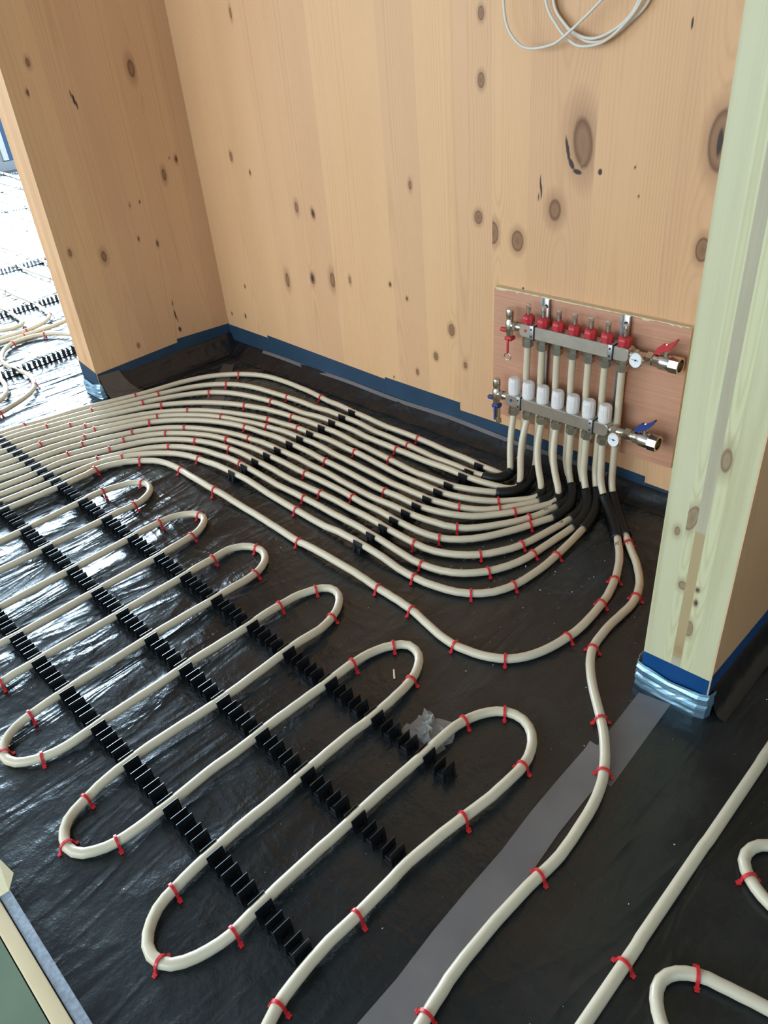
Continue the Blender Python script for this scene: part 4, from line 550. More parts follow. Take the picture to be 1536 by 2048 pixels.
# grey tape line where the membrane meets the blue tape
def ribbon(name, P, width_dir, wd, mat, lift=(0, 0, 0)):
    V = []; F = []; wv = Vector(width_dir)
    for p in P: V += [Vector(p) - wv * (wd / 2) + Vector(lift), Vector(p) + wv * (wd / 2) + Vector(lift)]
    for i in range(len(P) - 1): F.append((2 * i, 2 * i + 2, 2 * i + 3, 2 * i + 1))
    o = mesh(name, V, F, mat); s = o.modifiers.new('solid', 'SOLIDIFY'); s.thickness = .0006; s.offset = 1
    return o
P = [(XL + .004 + .002 * math.sin(y * 9), y, .070 - .002 * math.sin(y * 5)) for y in lin(1.24, 1.68, 14)]
tag(ribbon('grey_tape_strip', P, (.5, 0, -.86), .012, TAPE_GREY), 'thin grey tape line on the black upstand of the left wall', 'tape')
P = [(x, YB - .009 - .002 * math.sin(x * 9), .0375 - .002 * math.sin(x * 13)) for x in lin(-2.62, -.95, 50)]
tag(ribbon('grey_tape_strip', P, (0, -.8, -.6), .014, TAPE_GREY), 'thin grey tape line on the black upstand of the back wall', 'tape')
# brown tape patches
def patch(name, P, mat, z=.0006, th=.0005):
    n = len(P); V = [(x, y, z) for x, y in P] + [(x, y, z + th) for x, y in P]
    return mesh(name, V, [tuple(range(n))[::-1], tuple(range(n, 2 * n))] + [(i, (i + 1) % n, (i + 1) % n + n, i + n) for i in range(n)], mat)
V = [(XL + .0045, 1.127, .098), (XL + .0050, 1.215, .092), (XL + .0185, 1.222, .062), (XL + .034, 1.232, .036), (XL + .058, 1.250, .010), (XL + .072, 1.262, .0035), (XL + .070, 1.128, .0045), (XL + .036, 1.126, .032), (XL + .0185, 1.126, .062)]
o = mesh('brown_tape_patch', V, [(0, 8, 2, 1), (8, 7, 3, 2), (7, 6, 5, 4), (7, 4, 3)], TAPE_BROWN); o.modifiers.new('s', 'SOLIDIFY').thickness = -.0012
tag(o, 'brown tape patch over the foot of the left wall beside its bright end', 'tape')
tag(patch('brown_tape_strip', [(-2.735, 1.625), (-2.690, 1.650), (-2.360, 1.352), (-2.425, 1.300)], TAPE_BROWN), 'brown tape strip under the curved pipes in the far corner', 'tape')
# grey floor tape in two lengths
m_ = patch('floor_tape_strip', [(-.470, 1.100), (-.405, 1.112), (-.392, .860), (-.458, .868)], TAPE_GREY, .0004)
tag(m_, 'grey tape strip on the floor ending at the right wall foot', 'tape', 'grey floor tape')
pts = [(-.478, .925)] + [(-.478 + .000 * 0 + .030 * ((.925 - y) / .8) + .002 * math.sin(y * 23), y) for y in lin(.9, -.3, 14)]
pts2 = [(x + .062 + .0015 * math.sin(y * 31), y) for x, y in pts]
tag(patch('floor_tape_strip', pts + pts2[::-1], TAPE_GREY, .0011), 'long grey tape strip on the floor running to the bottom edge', 'tape', 'grey floor tape')
# crumpled clear film
V = []; F = []; n = 9
for i in range(n):
    for j in range(n):
        u, v = i / (n - 1), j / (n - 1)
        V.append((-.775 + .085 * u + .01 * random.uniform(-1, 1), .70 + .075 * v + .01 * random.uniform(-1, 1), .0015 + random.uniform(0, .018) * (1 - abs(2 * u - 1) ** 3) * (1 - abs(2 * v - 1) ** 3)))
for i in range(n - 1):
    for j in range(n - 1): F.append((i * n + j, (i + 1) * n + j, (i + 1) * n + j + 1, i * n + j + 1))
tag(mesh('plastic_film_scrap', V, F, FILM, smooth=False), 'crumpled scrap of clear film beside the end of the nearest black rail', 'film')

# foil tape around the wall feet
def foil_wrap(name, x0, x1, yf, ydepth, h, seed, label, sag):
    r = random.Random(seed); path = [(x0 - .010, yf + ydepth), (x0 - .012, yf + .01), (x0 - .006, yf - .006)] + \
        [(x0 + (x1 - x0) * t, yf - .011) for t in lin(.08, .92, 12)] + [(x1 + .006, yf - .005), (x1 + .011, yf + .012)]
    V = []; F = []; nz = 12; row = [r.uniform(-1, 1) * .0022 for _ in range(nz)]; ph = [r.uniform(0, 6) for _ in range(nz)]
    for i, (x, y) in enumerate(path):
        for j in range(nz):
            t = j / (nz - 1); k = (row[j] + .0012 * math.sin(i * .55 + ph[j])) * (1 if j else .3) + r.uniform(-1, 1) * .0004
            top = h - sag * math.sin(math.pi * i / (len(path) - 1)) + .0015 * math.sin(i * .9 + seed)
            V.append((x + k * .5, y + k + .006 * max(0, t - .75) / .25, .0006 + top * t))
    for i in range(len(path) - 1):
        for j in range(nz - 1): F.append((i * nz + j, (i + 1) * nz + j, (i + 1) * nz + j + 1, i * nz + j + 1))
    o = mesh(name, V, F, FOILM, smooth=False); o.modifiers.new('s', 'SOLIDIFY').thickness = -.001
    return tag(o, label, 'tape')
foil_wrap('foil_wrap', PX0, PX1, YN, .05, .066, 4, 'shiny bluish foil wrapped round the foot of the right wall end', .010)
foil_wrap('foil_wrap', XL - .133, XL, YN - .004, .05, .062, 8, 'grey foil wrapped round the foot of the left wall end', .008)

# ------------------------------------------------------------------ heating pipes
YU, YLO = 1.711, 1.686
UPX = [-1.210 + .050 * k for k in range(7)]; LOX = [-1.2355 + .0505 * k for k in range(7)]
def path3(name): return [(p[0] / 1000, p[1] / 1000, p[2] / 1000) for p in PATHS[name]]
def tail(port, F, back, start_w):
    P0 = Vector(port); F = Vector(F); d = (F - P0); hd = math.hypot(d.x, d.y); zl = P0.z
    # straight drop, then a bend to the floor
    zb = .15 if start_w > .1 else .095
    B0 = Vector((P0.x + (F.x - P0.x) * start_w, P0.y + (F.y - P0.y) * start_w, zb))
    pts = [P0 + (B0 - P0) * t for t in lin(0, 1, 6)]
    dn_ = (B0 - P0).normalized()
    c1 = B0 + dn_ * (zb * .85); c2 = F + Vector((back[0], back[1], 0)).normalized() * hd * .62
    for t in lin(0, 1, 20)[1:]:
        pts.append((1 - t) ** 3 * B0 + 3 * (1 - t) ** 2 * t * c1 + 3 * (1 - t) * t * t * c2 + t ** 3 * F)
    return pts
def sleeve_obj(pts, slant, parent, za):
    """curved black bend sleeve: slanted mouth at the top (za) and at the floor end."""
    P = [Vector(p) for p in pts]; S = [0.0]
    for a, b_ in zip(P[:-1], P[1:]): S.append(S[-1] + (b_ - a).length)
    hz = Vector((P[-1].x - P[0].x, P[-1].y - P[0].y, 0)).normalized()
    T = [(P[min(i + 1, len(P) - 1)] - P[max(i - 1, 0)]).normalized() for i in range(len(P))]; NN = []; N = hz
    for t in T: N = (N - t * N.dot(t)).normalized(); NN.append(N)
    def at(s):
        for i in range(len(S) - 1):
            if s <= S[i + 1] or i == len(S) - 2:
                f = (s - S[i]) / max(1e-9, S[i + 1] - S[i]); return P[i].lerp(P[i + 1], f), T[i].lerp(T[i + 1], f).normalized(), NN[i].lerp(NN[i + 1], f)
    sA = next(S[i] for i in range(len(P)) if P[i].z < za); sB = S[-1]; n, m = 16, 18; V = []; F = []
    for i in range(m + 1):
        for k in range(n):
            a = 2 * math.pi * k / n; g = (math.cos(a) + 1) / 2
            s = (sA + slant * g) + ((sB - slant * .8 * g) - (sA + slant * g)) * i / m
            p, t, nn = at(s); nn = (nn - t * nn.dot(t)).normalized(); b_ = t.cross(nn)
            V.append(p + (nn * math.cos(a) + b_ * math.sin(a)) * .0142)
    for i in range(m):
        for k in range(n): F.append((i * n + k, i * n + (k + 1) % n, (i + 1) * n + (k + 1) % n, (i + 1) * n + k))
    o = mesh('bend_sleeve', V, F, SLEEVE, parent, smooth=True); q = o.modifiers.new('s', 'SOLIDIFY'); q.thickness = .002; q.offset = 0
    o['label'] = 'black bend sleeve'
    return o
ORD = ['first', 'second', 'third', 'fourth', 'fifth', 'sixth', 'seventh', 'eighth', 'ninth', 'tenth', 'eleventh', 'twelfth', 'thirteenth', 'fourteenth', 'fifteenth', 'sixteenth']
def backdir(Pl): 
    a, b_ = Vector(Pl[0]), Vector(Pl[3]); return (a - b_).normalized()
def ink(parent, ch, p, d, up, s):
    # hand-written letter on top of the pipe: strokes drawn as thin ink ridges
    st = {'R': [[(0, 0), (0, 1)], [(0, 1), (.55, .95), (.6, .6), (0, .5)], [(.15, .5), (.6, 0)]], 'T': [[(.3, 0), (.3, 1)], [(-.1, 1), (.7, 1)]],
          '2': [[(0, .8), (.3, 1), (.6, .75), (0, 0), (.65, 0)]], '3': [[(0, 1), (.55, .9), (.2, .55), (.6, .3), (.3, 0), (0, .1)]]}[ch]
    m = MB(); d = Vector(d).normalized(); u = Vector(up); side = d.cross(u).normalized(); u = side.cross(d).normalized()
    for line in st:
        Q = []
        for k in range(len(line) - 1):
            for t in (0, .34, .67): Q.append((line[k][0] + (line[k + 1][0] - line[k][0]) * t, line[k][1] + (line[k + 1][1] - line[k][1]) * t))
        Q.append(line[-1]); pts = []
        for a, b_ in Q:
            ang = (a - .3) * s / RP; pts.append(Vector(p) + d * ((b_ - .5) * s) + (u * math.cos(ang) + side * math.sin(ang)) * (RP + .0002))
        m.tube(pts, .0007, 5)
    o = m.build('ink_mark', DARK, parent); o['label'] = 'black marker letter ' + ch
def pipe_obj(name, runs, label, group, sleeves=(), marks=()):
    root = empty(name, (0, 0, 0))
    m = MB()
    m.tube(runs, RP, 16); m.build('tube', PIPE, root)
    for a in sleeves: sleeve_obj(a[0], a[1], root, a[2])
    for a in marks: ink(root, *a)
    return tag(root, label, 'pipe', group)
PG = 'white heating pipes on the floor'
for k in range(1, 13):
    fp = path3('b%d' % k); low = (k % 2 == 1); j = (k - 1) // 2
    port = (LOX[j], YLO, .190) if low else (UPX[j], YU, .402)
    if k in (2, 4): fp = fp[1:]
    open_ = k in (1, 3, 5, 7)
    tl = tail(port, fp[0], backdir(fp), .14 if open_ else .04)
    n = len(tl)
    pts = tl + [Vector(p) for p in fp[1:]]
    mk = [(( '2' if k == 8 else '3'), fp[1], Vector(fp[0]) - Vector(fp[1]), (-.1, -.6, .8), .012)] if k in (8, 10) else []
    lab = 'white heating pipe of the curved bundle, nearest the back wall' if k == 1 else 'white heating pipe of the curved bundle, farthest from the back wall' if k == 12 else 'white heating pipe of the curved bundle, %s one from the back wall' % ORD[k - 1]
    pipe_obj('heating_pipe', pts, lab, PG, [(tl, .055 if open_ else .006, .060 if open_ else .046)], mk)
fp = path3('circuit'); cl = [Vector(p) for p in fp]
fr_ = cl[::-1]
tR = tail((LOX[6], YLO, .190), fp[0], backdir(fp), .05); tT = tail((UPX[6], YU, .402), fr_[0], backdir([tuple(q) for q in fr_]), .05)
pts = tR + cl[1:-1] + tT[::-1]
pipe_obj('heating_pipe', pts, 'long white heating pipe snaking in parallel loops through the three black rails', PG,
         [(tR, .004, .045), (tT, .004, .045)],
         [('R', cl[1] * .4 + cl[2] * .6 + Vector((0, 0, 0)), cl[0] - cl[2], (-.2, -.55, .8), .013), ('T', fr_[2], fr_[1] - fr_[3], (-.2, -.5, .8), .011)])
for nm, lab in (('q1', 'straight white heating pipe at the lower right corner, right of the grey floor tape'), ('q2', 'white heating pipe loop at the right edge below the right wall'), ('q3', 'white heating pipe loop in the bottom right corner')):
    pipe_obj('heating_pipe', path3(nm), lab, PG)
FL = {'fa': 'white pipe bending in an S in the bright far room beside the left wall end', 'fb': 'white pipe curving past the S bend in the bright far room', 'fc': 'white hairpin pipe loop in the bright far room, longer one',
      'fd': 'white hairpin pipe loop at the left edge of the bright far room', 'fe': 'white pipe loop at the left edge just above the curved bundle', 'ff': 'straight pipe run in the far room, nearest of the straight ones',
      'fg': 'straight pipe run in the far room, second nearest', 'fh': 'straight pipe run in the far room, third nearest', 'fi': 'straight pipe run in the far room, fourth nearest', 'fj': 'straight pipe run in the far room, fifth nearest',
      'fk': 'straight pipe run in the far room, sixth nearest', 'fl': 'straight pipe run in the far room, seventh nearest', 'fm': 'straight pipe run in the far room, farthest by the far wall'}
for nm, lab in FL.items(): pipe_obj('heating_pipe', path3(nm), lab, 'white heating pipes in the far room')

# ------------------------------------------------------------------ red staples over the pipes
def staple_mesh():
    m = MB(); R = RP + .0022; prof = [(-.0195, .0016), (-.0165, .0022), (-.0135, .0042), (-R, ZP)] + [(-R * math.cos(a), ZP + R * math.sin(a)) for a in lin(.25, math.pi - .25, 11)] + [(R, ZP), (.0135, .0042), (.0165, .0022), (.0195, .0016)]
    th = .0022; n = len(prof); out = []
    for i in range(n):
        a = Vector(prof[max(i - 1, 0)]); b_ = Vector(prof[min(i + 1, n - 1)]); t = (b_ - a).normalized(); nn = Vector((-t.y, t.x))
        out.append((Vector(prof[i]) + nn * th / 2 * 1, Vector(prof[i]) - nn * th / 2))
    V = []; w_ = .0026
    for o_, i_ in out:
        V += [(o_.x, -w_, o_.y), (o_.x, -w_ * .25, o_.y - 0), (o_.x, w_, o_.y), (i_.x, w_, i_.y), (i_.x, -w_, i_.y)]
    F = []
    for i in range(n - 1):
        for k in range(5): F.append((i * 5 + k, i * 5 + (k + 1) % 5, (i + 1) * 5 + (k + 1) % 5, (i + 1) * 5 + k))
    F += [(4, 3, 2, 1, 0), tuple((n - 1) * 5 + k for k in range(5))]
    m.add(V, F)
    for sx in (-1, 1):      # foot pads with barbs
        m.box(sx * .0175 - .0028, sx * .0175 + .0028, -.0036, .0036, .0004, .0036, .0008)
        m.box(sx * .0150 - .0012, sx * .0150 + .0012, -.0046, .0046, .0020, .0052, .0005)
    me = bpy.data.meshes.new('pipe_staple'); me.from_pydata(m.V, [], m.F); me.materials.append(RED); me.update(); return me
SM = staple_mesh()
def staple(x, y, z, ang, label):
    o = bpy.data.objects.new('pipe_staple', SM); COL.objects.link(o)
    o.location = (x / 1000, y / 1000, 0); o.scale = (1, 1, (z / 1000 + RP) / (ZP + RP)); o.rotation_euler = (0, 0, math.radians(ang + 90 - 90) + math.pi / 2 + math.radians(random.uniform(-5, 5)))
    tag(o, label, 'staple', 'red staples holding the pipes')
nice = {'r': 'pipe marked R rounding the bundle', 't': 'pipe marked T beside the right wall', 's': 'snaking pipe', 's2': 'second farthest visible loop of the snaking pipe', 's3': 'farthest visible loop of the snaking pipe', 'q1': 'straight pipe at the lower right', 'q2': 'pipe loop at the right edge', 'q3': 'pipe loop in the bottom right corner',
        'fa': 'S bend pipe in the far room', 'fb': 'curved pipe in the far room', 'fc': 'longer hairpin pipe in the far room', 'ff': 'nearest straight pipe in the far room'}
for k, lst in STAPLES.items():
    for i, (x, y, z, a) in enumerate(lst):
        if k[0] == 'b':
            j = int(k[1:]); who = 'bundle pipe nearest the wall' if j == 1 else 'outermost bundle pipe' if j == 12 else '%s bundle pipe from the wall' % ORD[j - 1]
            lab = 'red staple on the %s, %s from the manifold' % (who, ORD[i])
        elif k in ('r', 't'): lab = 'red staple on the %s, %s from the manifold' % (nice[k], ORD[i])
        elif k == 's': lab = 'red staple on the %s, %s along from the bottom edge' % (nice[k], (ORD + ['seventeenth', 'eighteenth', 'nineteenth', 'twentieth', 'twenty-first', 'twenty-second', 'twenty-third', 'twenty-fourth', 'twenty-fifth', 'twenty-sixth', 'twenty-seventh', 'twenty-eighth', 'twenty-ninth', 'thirtieth'])[i])
        elif len(lst) == 1: lab = 'red plastic staple over the %s' % nice[k]
        else: lab = 'red staple on the %s, %s from the right' % (nice[k], ORD[i])
        staple(x, y, z, a, lab)

# ------------------------------------------------------------------ black clip rails
def clip_mesh(base=True):
    m = MB()      # local X along the rail, Y along the pipe
    if base: m.box(-.0150, .0150, -.0165, .0165, .0002, .0040, .0006)
    if base: m.box(-.0092, .0092, -.0140, .0140, .0038, .0130, .0012)
    jaw = [(.0142, .0005), (.0132, .012), (.0124, .025), (.0106, .0340), (.0104, .0349), (.0095, .03515), (.0086, .0349), (.0088, .0318), (.0106, .0274), (.0106, .022), (.0102, .017), (.0094, .0010)]
    for s in (-1, 1):
        m.prism([(s * x, z) for x, z in (jaw if s > 0 else jaw[::-1])], -.0170, .0170)
        for y in ((-.0105, .0105) if base else ()): m.prism([(s * x, z) for x, z in ([(.0140, .0005), (.0195, .0005), (.0140, .0190)] if s > 0 else [(.0140, .0005), (.0140, .0190), (.0195, .0005)])], y - .0022, y + .0022)
    me = bpy.data.meshes.new('clip'); me.from_pydata(m.V, [], m.F); me.materials.append(BLACKP); me.update(); return me
CM = clip_mesh(); CMF = clip_mesh(False)
def rail(loc, ang, xs, label, bar=.0145, cm=None):
    root = empty('clip_rail', loc, ang)
    box_obj('base_strip', xs[0] - .02, xs[-1] + .02, -bar, bar, .0001, .0036, BLACKP, root)
    for x in xs:
        o = bpy.data.objects.new('clip', cm or CM); COL.objects.link(o); o.parent = root; o.location = (x, 0, 0)
    return tag(root, label, 'clip rail', 'black pipe clip rails')
PT = .0485
def seq(x0, x1, ref):
    n0 = math.ceil((x0 - ref) / PT); n1 = math.floor((x1 - ref) / PT); return [ref + PT * i for i in range(n0, n1 + 1)]
def crossings(names, y):
    out = []
    for nm in names:
        P = PATHS[nm]
        for (xa, ya, za), (xb, yb, zb) in zip(P[:-1], P[1:]):
            if (ya - y * 1000) * (yb - y * 1000) <= 0 and ya != yb:
                x = (xa + (xb - xa) * (y * 1000 - ya) / (yb - ya)) / 1000
                if x < -.52: out.append(x)
    return sorted(out)
def clip_row(cr, x0, x1):
    out = []
    for a, b_ in zip(cr[:-1], cr[1:]):
        n = max(1, round((b_ - a) / PT)); out += [a + (b_ - a) * k / n for k in range(n)]
    out.append(cr[-1])
    while out[-1] + PT < x1: out.append(out[-1] + PT)
    while out[0] - PT > x0: out.insert(0, out[0] - PT)
    return [x for x in out if x0 - .01 < x < x1 + .01]
BN = ['b%d' % k for k in range(1, 13)]
rail((0, .268, 0), 0, clip_row([x for x in crossings(['circuit'], .268) if x < -.60], -2.40, -.585), 'nearest long black clip rail across the snaking pipe, by the green board')
rail((0, .487, 0), 0, clip_row([x for x in crossings(['circuit'], .487) if x < -.62], -2.45, -.575), 'middle long black clip rail across the snaking pipe')
rail((0, .675, 0), 0, clip_row(sorted([x for x in crossings(['circuit'], .675) if x < -.66] + crossings(BN, .675)), -2.92, -.600), 'long black clip rail across the snaking pipe nearest the back wall')
def bundle_rail(xc, ys, label, a=90):
    root = empty('clip_rail', (xc, 0, 0), math.radians(90)); bar = .0130
    box_obj('base_strip', ys[-1] - .02, ys[0] + .02, -bar, bar, .0001, .0036, BLACKP, root)
    for y in ys:
        o = bpy.data.objects.new('clip', CM); COL.objects.link(o); o.parent = root; o.location = (y, 0, 0)
    return tag(root, label, 'clip rail', 'black pipe clip rails')
def crossings_x(names, x):
    out = []
    for nm in names:
        for (xa, ya, za), (xb, yb, zb) in zip(PATHS[nm][:-1], PATHS[nm][1:]):
            if (xa - x * 1000) * (xb - x * 1000) <= 0 and xa != xb: out.append((ya + (yb - ya) * (x * 1000 - xa) / (xb - xa)) / 1000); break
    return sorted(out, reverse=True)
bundle_rail(-1.893, crossings_x(BN, -1.893), 'short black clip rail across the middle of the curved pipe bundle')
bundle_rail(-1.293, crossings_x(BN, -1.293), 'short black clip rail across the pipe bundle next to the manifold')
def far_rail(p, q, label):
    p, q = Vector((*p, 0)), Vector((*q, 0)); d = (q - p); n = int(d.length / PT); rail(p, math.atan2(d.y, d.x), [PT * i for i in range(-2, n + 6)], label, .005, CMF)
far_rail((-3.463, 1.299), (-3.443, 0.964), 'nearest clip rail in the bright far room, beside the S bend')
far_rail((-4.321, 1.618), (-4.314, 1.279), 'second nearest clip rail in the bright far room')
far_rail((-5.206, 1.958), (-5.212, 1.641), 'third nearest clip rail in the bright far room')
far_rail((-7.142, 2.676), (-7.205, 2.432), 'fourth nearest clip rail in the bright far room')
far_rail((-8.156, 3.068), (-8.216, 2.856), 'fifth nearest clip rail in the bright far room')
far_rail((-9.167, 3.442), (-9.260, 3.270), 'farthest clip rail in the bright far room')

# ------------------------------------------------------------------ manifold board and brackets
root = empty('manifold_board', (0, 0, 0)); yf = YB - .022
m = MB(); m.mi = 0
m.add([(-1.366, yf, .128), (-.757, yf, .135), (-.757, yf, .531), (-1.360, yf, .534)], [(0, 1, 2, 3)])
m.mi = 1
V = [(-1.366, yf, .128), (-.757, yf, .135), (-.757, yf, .531), (-1.360, yf, .534)]; Vb = [(x, YB - .0005, z) for x, y, z in V]
m.add(V + Vb, [(0, 3, 7, 4), (1, 5, 6, 2), (0, 4, 5, 1), (3, 2, 6, 7), (4, 7, 6, 5)])
m.build('panel', [PLY, CARD], root)
m = MB(); xx = -1.357; rr = random.Random(21)       # torn pale lip along the top edge
poly = []
while xx < -.765:
    poly.append((xx, .5335 - rr.choice((.001, .002, .003, .006 if xx > -.95 or xx < -1.25 else .003)) )); xx += rr.uniform(.004, .016)
poly = [(-1.36, .535)] + poly + [(-.760, .5335)]
m.prism(poly[::-1], yf - .0008, yf + .0002); m.build('torn_edge', CARD, root)['label'] = 'pale torn top edge'
tag(root, 'salmon coloured board on the back wall carrying the pipe manifold', 'board')
for xb, lab in ((-1.176, 'left galvanised bracket holding both manifold bars'), (-.930, 'right galvanised bracket holding both manifold bars')):
    root = empty('mounting_bracket', (xb, yf, .36))
    m = MB(); m.box(-.013, .013, -.0028, 0, -.155, .172, .0006)
    m.box(-.013, -.0108, -.010, 0, -.155, .172); m.box(.0108, .013, -.010, 0, -.155, .172)
    m.build('backplate', GALV, root)
    m = MB(); m.box(-.009, .009, YU - .0 - yf + .017, -.0028, .083, .091); m.box(-.009, .009, YLO - yf + .017, -.0028, -.130, -.122); m.build('arm', GALV, root)
    m = MB(); m.lathe((0, -.0028, .150), (0, -1, 0), [(0, .0055), (.002, .0055), (.0035, .003)], 12); m.build('screw', DARK, root)
    tag(root, lab, 'bracket', 'manifold brackets')

# ------------------------------------------------------------------ the two manifolds
def manifold(name, label, yc, x0, x1, z0, z1, ports, upper, bands, gx, gz, vx):
    root = empty(name, (0, 0, 0)); zc = (z0 + z1) / 2
    m = MB(); hh = (z1 - z0) / 2; hw = .0175
    # square tube, corners of the end plates rounded in front view
    ol = []; rc_ = .012
    for cx_, cz_, a0 in ((x1 - rc_, z1 - rc_, 0), (x0 + rc_, z1 - rc_, 90), (x0 + rc_, z0 + rc_, 180), (x1 - rc_, z0 + rc_, 270)):
        for q in range(7): a = math.radians(a0 + 15 * q); ol.append((cx_ + rc_ * math.cos(a), cz_ + rc_ * math.sin(a)))
    n = len(ol); V = []; F = []; xm, zm = (x0 + x1) / 2, zc
    for yy, ins in ((yc - hw, .0016), (yc - hw + .0016, 0), (yc + hw - .0016, 0), (yc + hw, .0016)):
        for (px_, pz_) in ol: V.append((px_ - ins * (1 if px_ > xm else -1), yy, pz_ - ins * (1 if pz_ > zm else -1)))
    for i in range(3):
        for k in range(n): F.append((i * n + k, (i + 1) * n + k, (i + 1) * n + (k + 1) % n, i * n + (k + 1) % n))
    F += [tuple(range(n)), tuple(range(3 * n, 4 * n))[::-1]]
    m.add(V, F); m.build('bar', STEEL, root)
    m = MB(); m.lathe((x0 + .022, yc - hw - .0002, zc + .002), (0, -1, 0), [(0, .0045), (.0006, .0045)], 16)
    m.build('dot_sticker', REDM if upper else BLUEP, root)['label'] = 'red dot' if upper else 'blue dot'
    for xb in bands:
        m = MB(); m.mi = 0
        m.box(xb - .009, xb + .004, yc - hw - .0022, yc + hw + .0022, z0 - .0022, z1 + .0022, .001)
        m.mi = 1; m.box(xb + .004, xb + .007, yc - hw - .0030, yc + hw + .0030, z0 - .0032, z1 + .0032, .001)
        m.box(xb - .0055, xb - .0005, yc - hw - .0030, yc - hw - .002, zc + .007, zc + .012); m.box(xb - .0055, xb - .0005, yc - hw - .0030, yc - hw - .002, zc - .013, zc - .008)
        m.build('clamp_band', [GALV, DARK], root)
    for x in ports:
        m = MB(); m.hexnut((x, yc, z0 + .002), (x, yc, z0 - .012), .0145); m.hexnut((x, yc, z0 - .012), (x, yc, z0 - .031), .0165)
        m.cyl((x, yc, z0 - .031), (x, yc, z0 - .0335), .0125, 16); m.build('compression_nut', NUT, root)
        if upper:
            m = MB(); prof = [(0, .0150), (.004, .0172), (.016, .0178), (.021, .0165), (.025, .0120), (.0255, .008)]
            n = 28; V = []; F = []
            for h, r_ in prof:
                for k in range(n):
                    a = 2 * math.pi * k / n; rr_ = r_ * (1 + .035 * (1 if (k // 2) % 2 else -1))
                    V.append((x + rr_ * math.cos(a), yc + rr_ * math.sin(a), z1 + h))
            for i in range(len(prof) - 1):
                for k in range(n): F.append((i * n + k, i * n + (k + 1) % n, (i + 1) * n + (k + 1) % n, (i + 1) * n + k))
            F.append(tuple(range((len(prof) - 1) * n, len(prof) * n))); m.add(V, F)
            fmt = m.build('flow_meter', REDM, root)
            m = MB(); m.cyl((x, yc, z1 + .024), (x, yc, z1 + .054), .0072, 14); m.build('sight_glass', CLEAR, fmt)
            m = MB(); m.cyl((x, yc, z1 + .022), (x, yc, z1 + .046), .0028, 8); m.cyl((x, yc, z1 + .040), (x, yc, z1 + .043), .0045, 8)
            m.cyl((x, yc, z1 + .0541), (x, yc, z1 + .0565), .0074, 14); m.build('indicator', TUBEM, fmt)
        else:
            m = MB(); prof = [(0, .0165), (.003, .0178), (.014, .0180), (.0145, .0172), (.016, .0172), (.0165, .0182), (.040, .0178), (.046, .0165), (.050, .0130), (.0505, .009)]
            n = 40; V = []; F = []
            for i, (h, r_) in enumerate(prof):
                for k in range(n):
                    a = 2 * math.pi * k / n; rr_ = r_ * (1 - (.035 if (k % 4 == 0 and 4 < i < 9) else 0))
                    V.append((x + rr_ * math.cos(a), yc + rr_ * math.sin(a), z1 + h))
            for i in range(len(prof) - 1):
                for k in range(n): F.append((i * n + k, i * n + (k + 1) % n, (i + 1) * n + (k + 1) % n, (i + 1) * n + k))
            F.append(tuple(range((len(prof) - 1) * n, len(prof) * n))); m.add(V, F); m.build('valve_cap', CAPW, root)
    # end piece with air vent and drain tap
    xe = x0 - .045
    m = MB(); m.cyl((x0 + .004, yc, zc), (x0 - .022, yc, zc), .0105, 16); m.hexnut((x0 - .020, yc, zc), (x0 - .028, yc, zc), .0150); m.cyl((x0 - .028, yc, zc), (xe, yc, zc), .0105, 16)
    m.lathe((xe, yc, zc - .034), (0, 0, 1), [(0, .0085), (.004, .0105), (.012, .0105), (.016, .0128), (.046, .0128), (.050, .0100), (.056, .0100), (.060, .0118), (.080, .0118), (.084, .0095), (.0845, .004)], 18)
    vv = m.build('vent_valve', NICKEL, root)
    mt = REDM if upper else BLUEP
    m = MB(); m.box(xe - .032, xe - .012, yc - .006, yc + .006, zc - .024, zc - .012, .003); m.cyl((xe - .012, yc, zc - .018), (xe, yc, zc - .018), .004, 10); m.build('tap_handle', mt, vv)
    m = MB(); m.box(xe - .011, xe + .013, yc - .012, yc + .012, zc - .045, zc - .033, .003); m.box(xe + .001, xe + .007, yc - .017, yc - .012, zc - .082, zc - .038, .001); m.build('drain_cap', mt, vv)
    m = MB()
    if upper:
        tp_ = [(xe + .004 + .011 * math.cos(a), yc - .014, zc - .091 + .011 * math.sin(a)) for a in lin(0, 2 * math.pi, 20)]
        m.tube(tp_, .0019, 6)
    else: m.cyl((xe + .006, yc, zc - .045), (xe + .006, yc, zc - .078), .0075, 12); m.cyl((xe + .012, yc - .004, zc - .080), (xe + .012, yc - .004, zc - .092), .009, 10)
    m.build('retaining_ring' if upper else 'hose_tail', NICKEL, vv)
    # coupling, thermometer and ball valve
    m = MB(); m.cyl((x1 - .003, yc, zc), (x1 + .075, yc, zc), .0125, 18); m.hexnut((x1 + .006, yc, zc), (x1 + .020, yc, zc), .0168); m.cyl((gx, yc, gz), (gx, yc - .034, gz), .0075, 12)
    m.hexnut((x1 + .044, yc, zc), (x1 + .060, yc, zc), .0185)
    m.build('coupling', NICKEL, root)
    gax = Vector((-.18, -1, .10)).normalized(); gc = Vector((gx, yc - .032, gz))
    m = MB(); m.lathe(gc, gax, [(0, .013), (.003, .0195), (.010, .0200), (.0125, .0195), (.0125, .0178), (.0112, .0176)], 28); th = m.build('thermometer', NICKEL, root)
    m = MB(); m.lathe(gc + gax * .0108, gax, [(0, .0177), (.0008, .0177)], 28); m.build('dial', DIAL, th)
    u = gax.cross(Vector((0, 0, 1))).normalized() * -1; v = u.cross(gax) * -1
    if v.z < 0: v = -v
    if u.x < 0: u = -u
    m = MB(); c0 = gc + gax * .0119
    d_ = (u + v * .05).normalized()
    m.tube([c0 - d_ * .013, c0 + d_ * .007], [.0004, .0009], 6); m.lathe(c0, gax, [(0, .0026), (.0008, .0026)], 12)
    m.build('needle', DARK, th)
    m = MB()
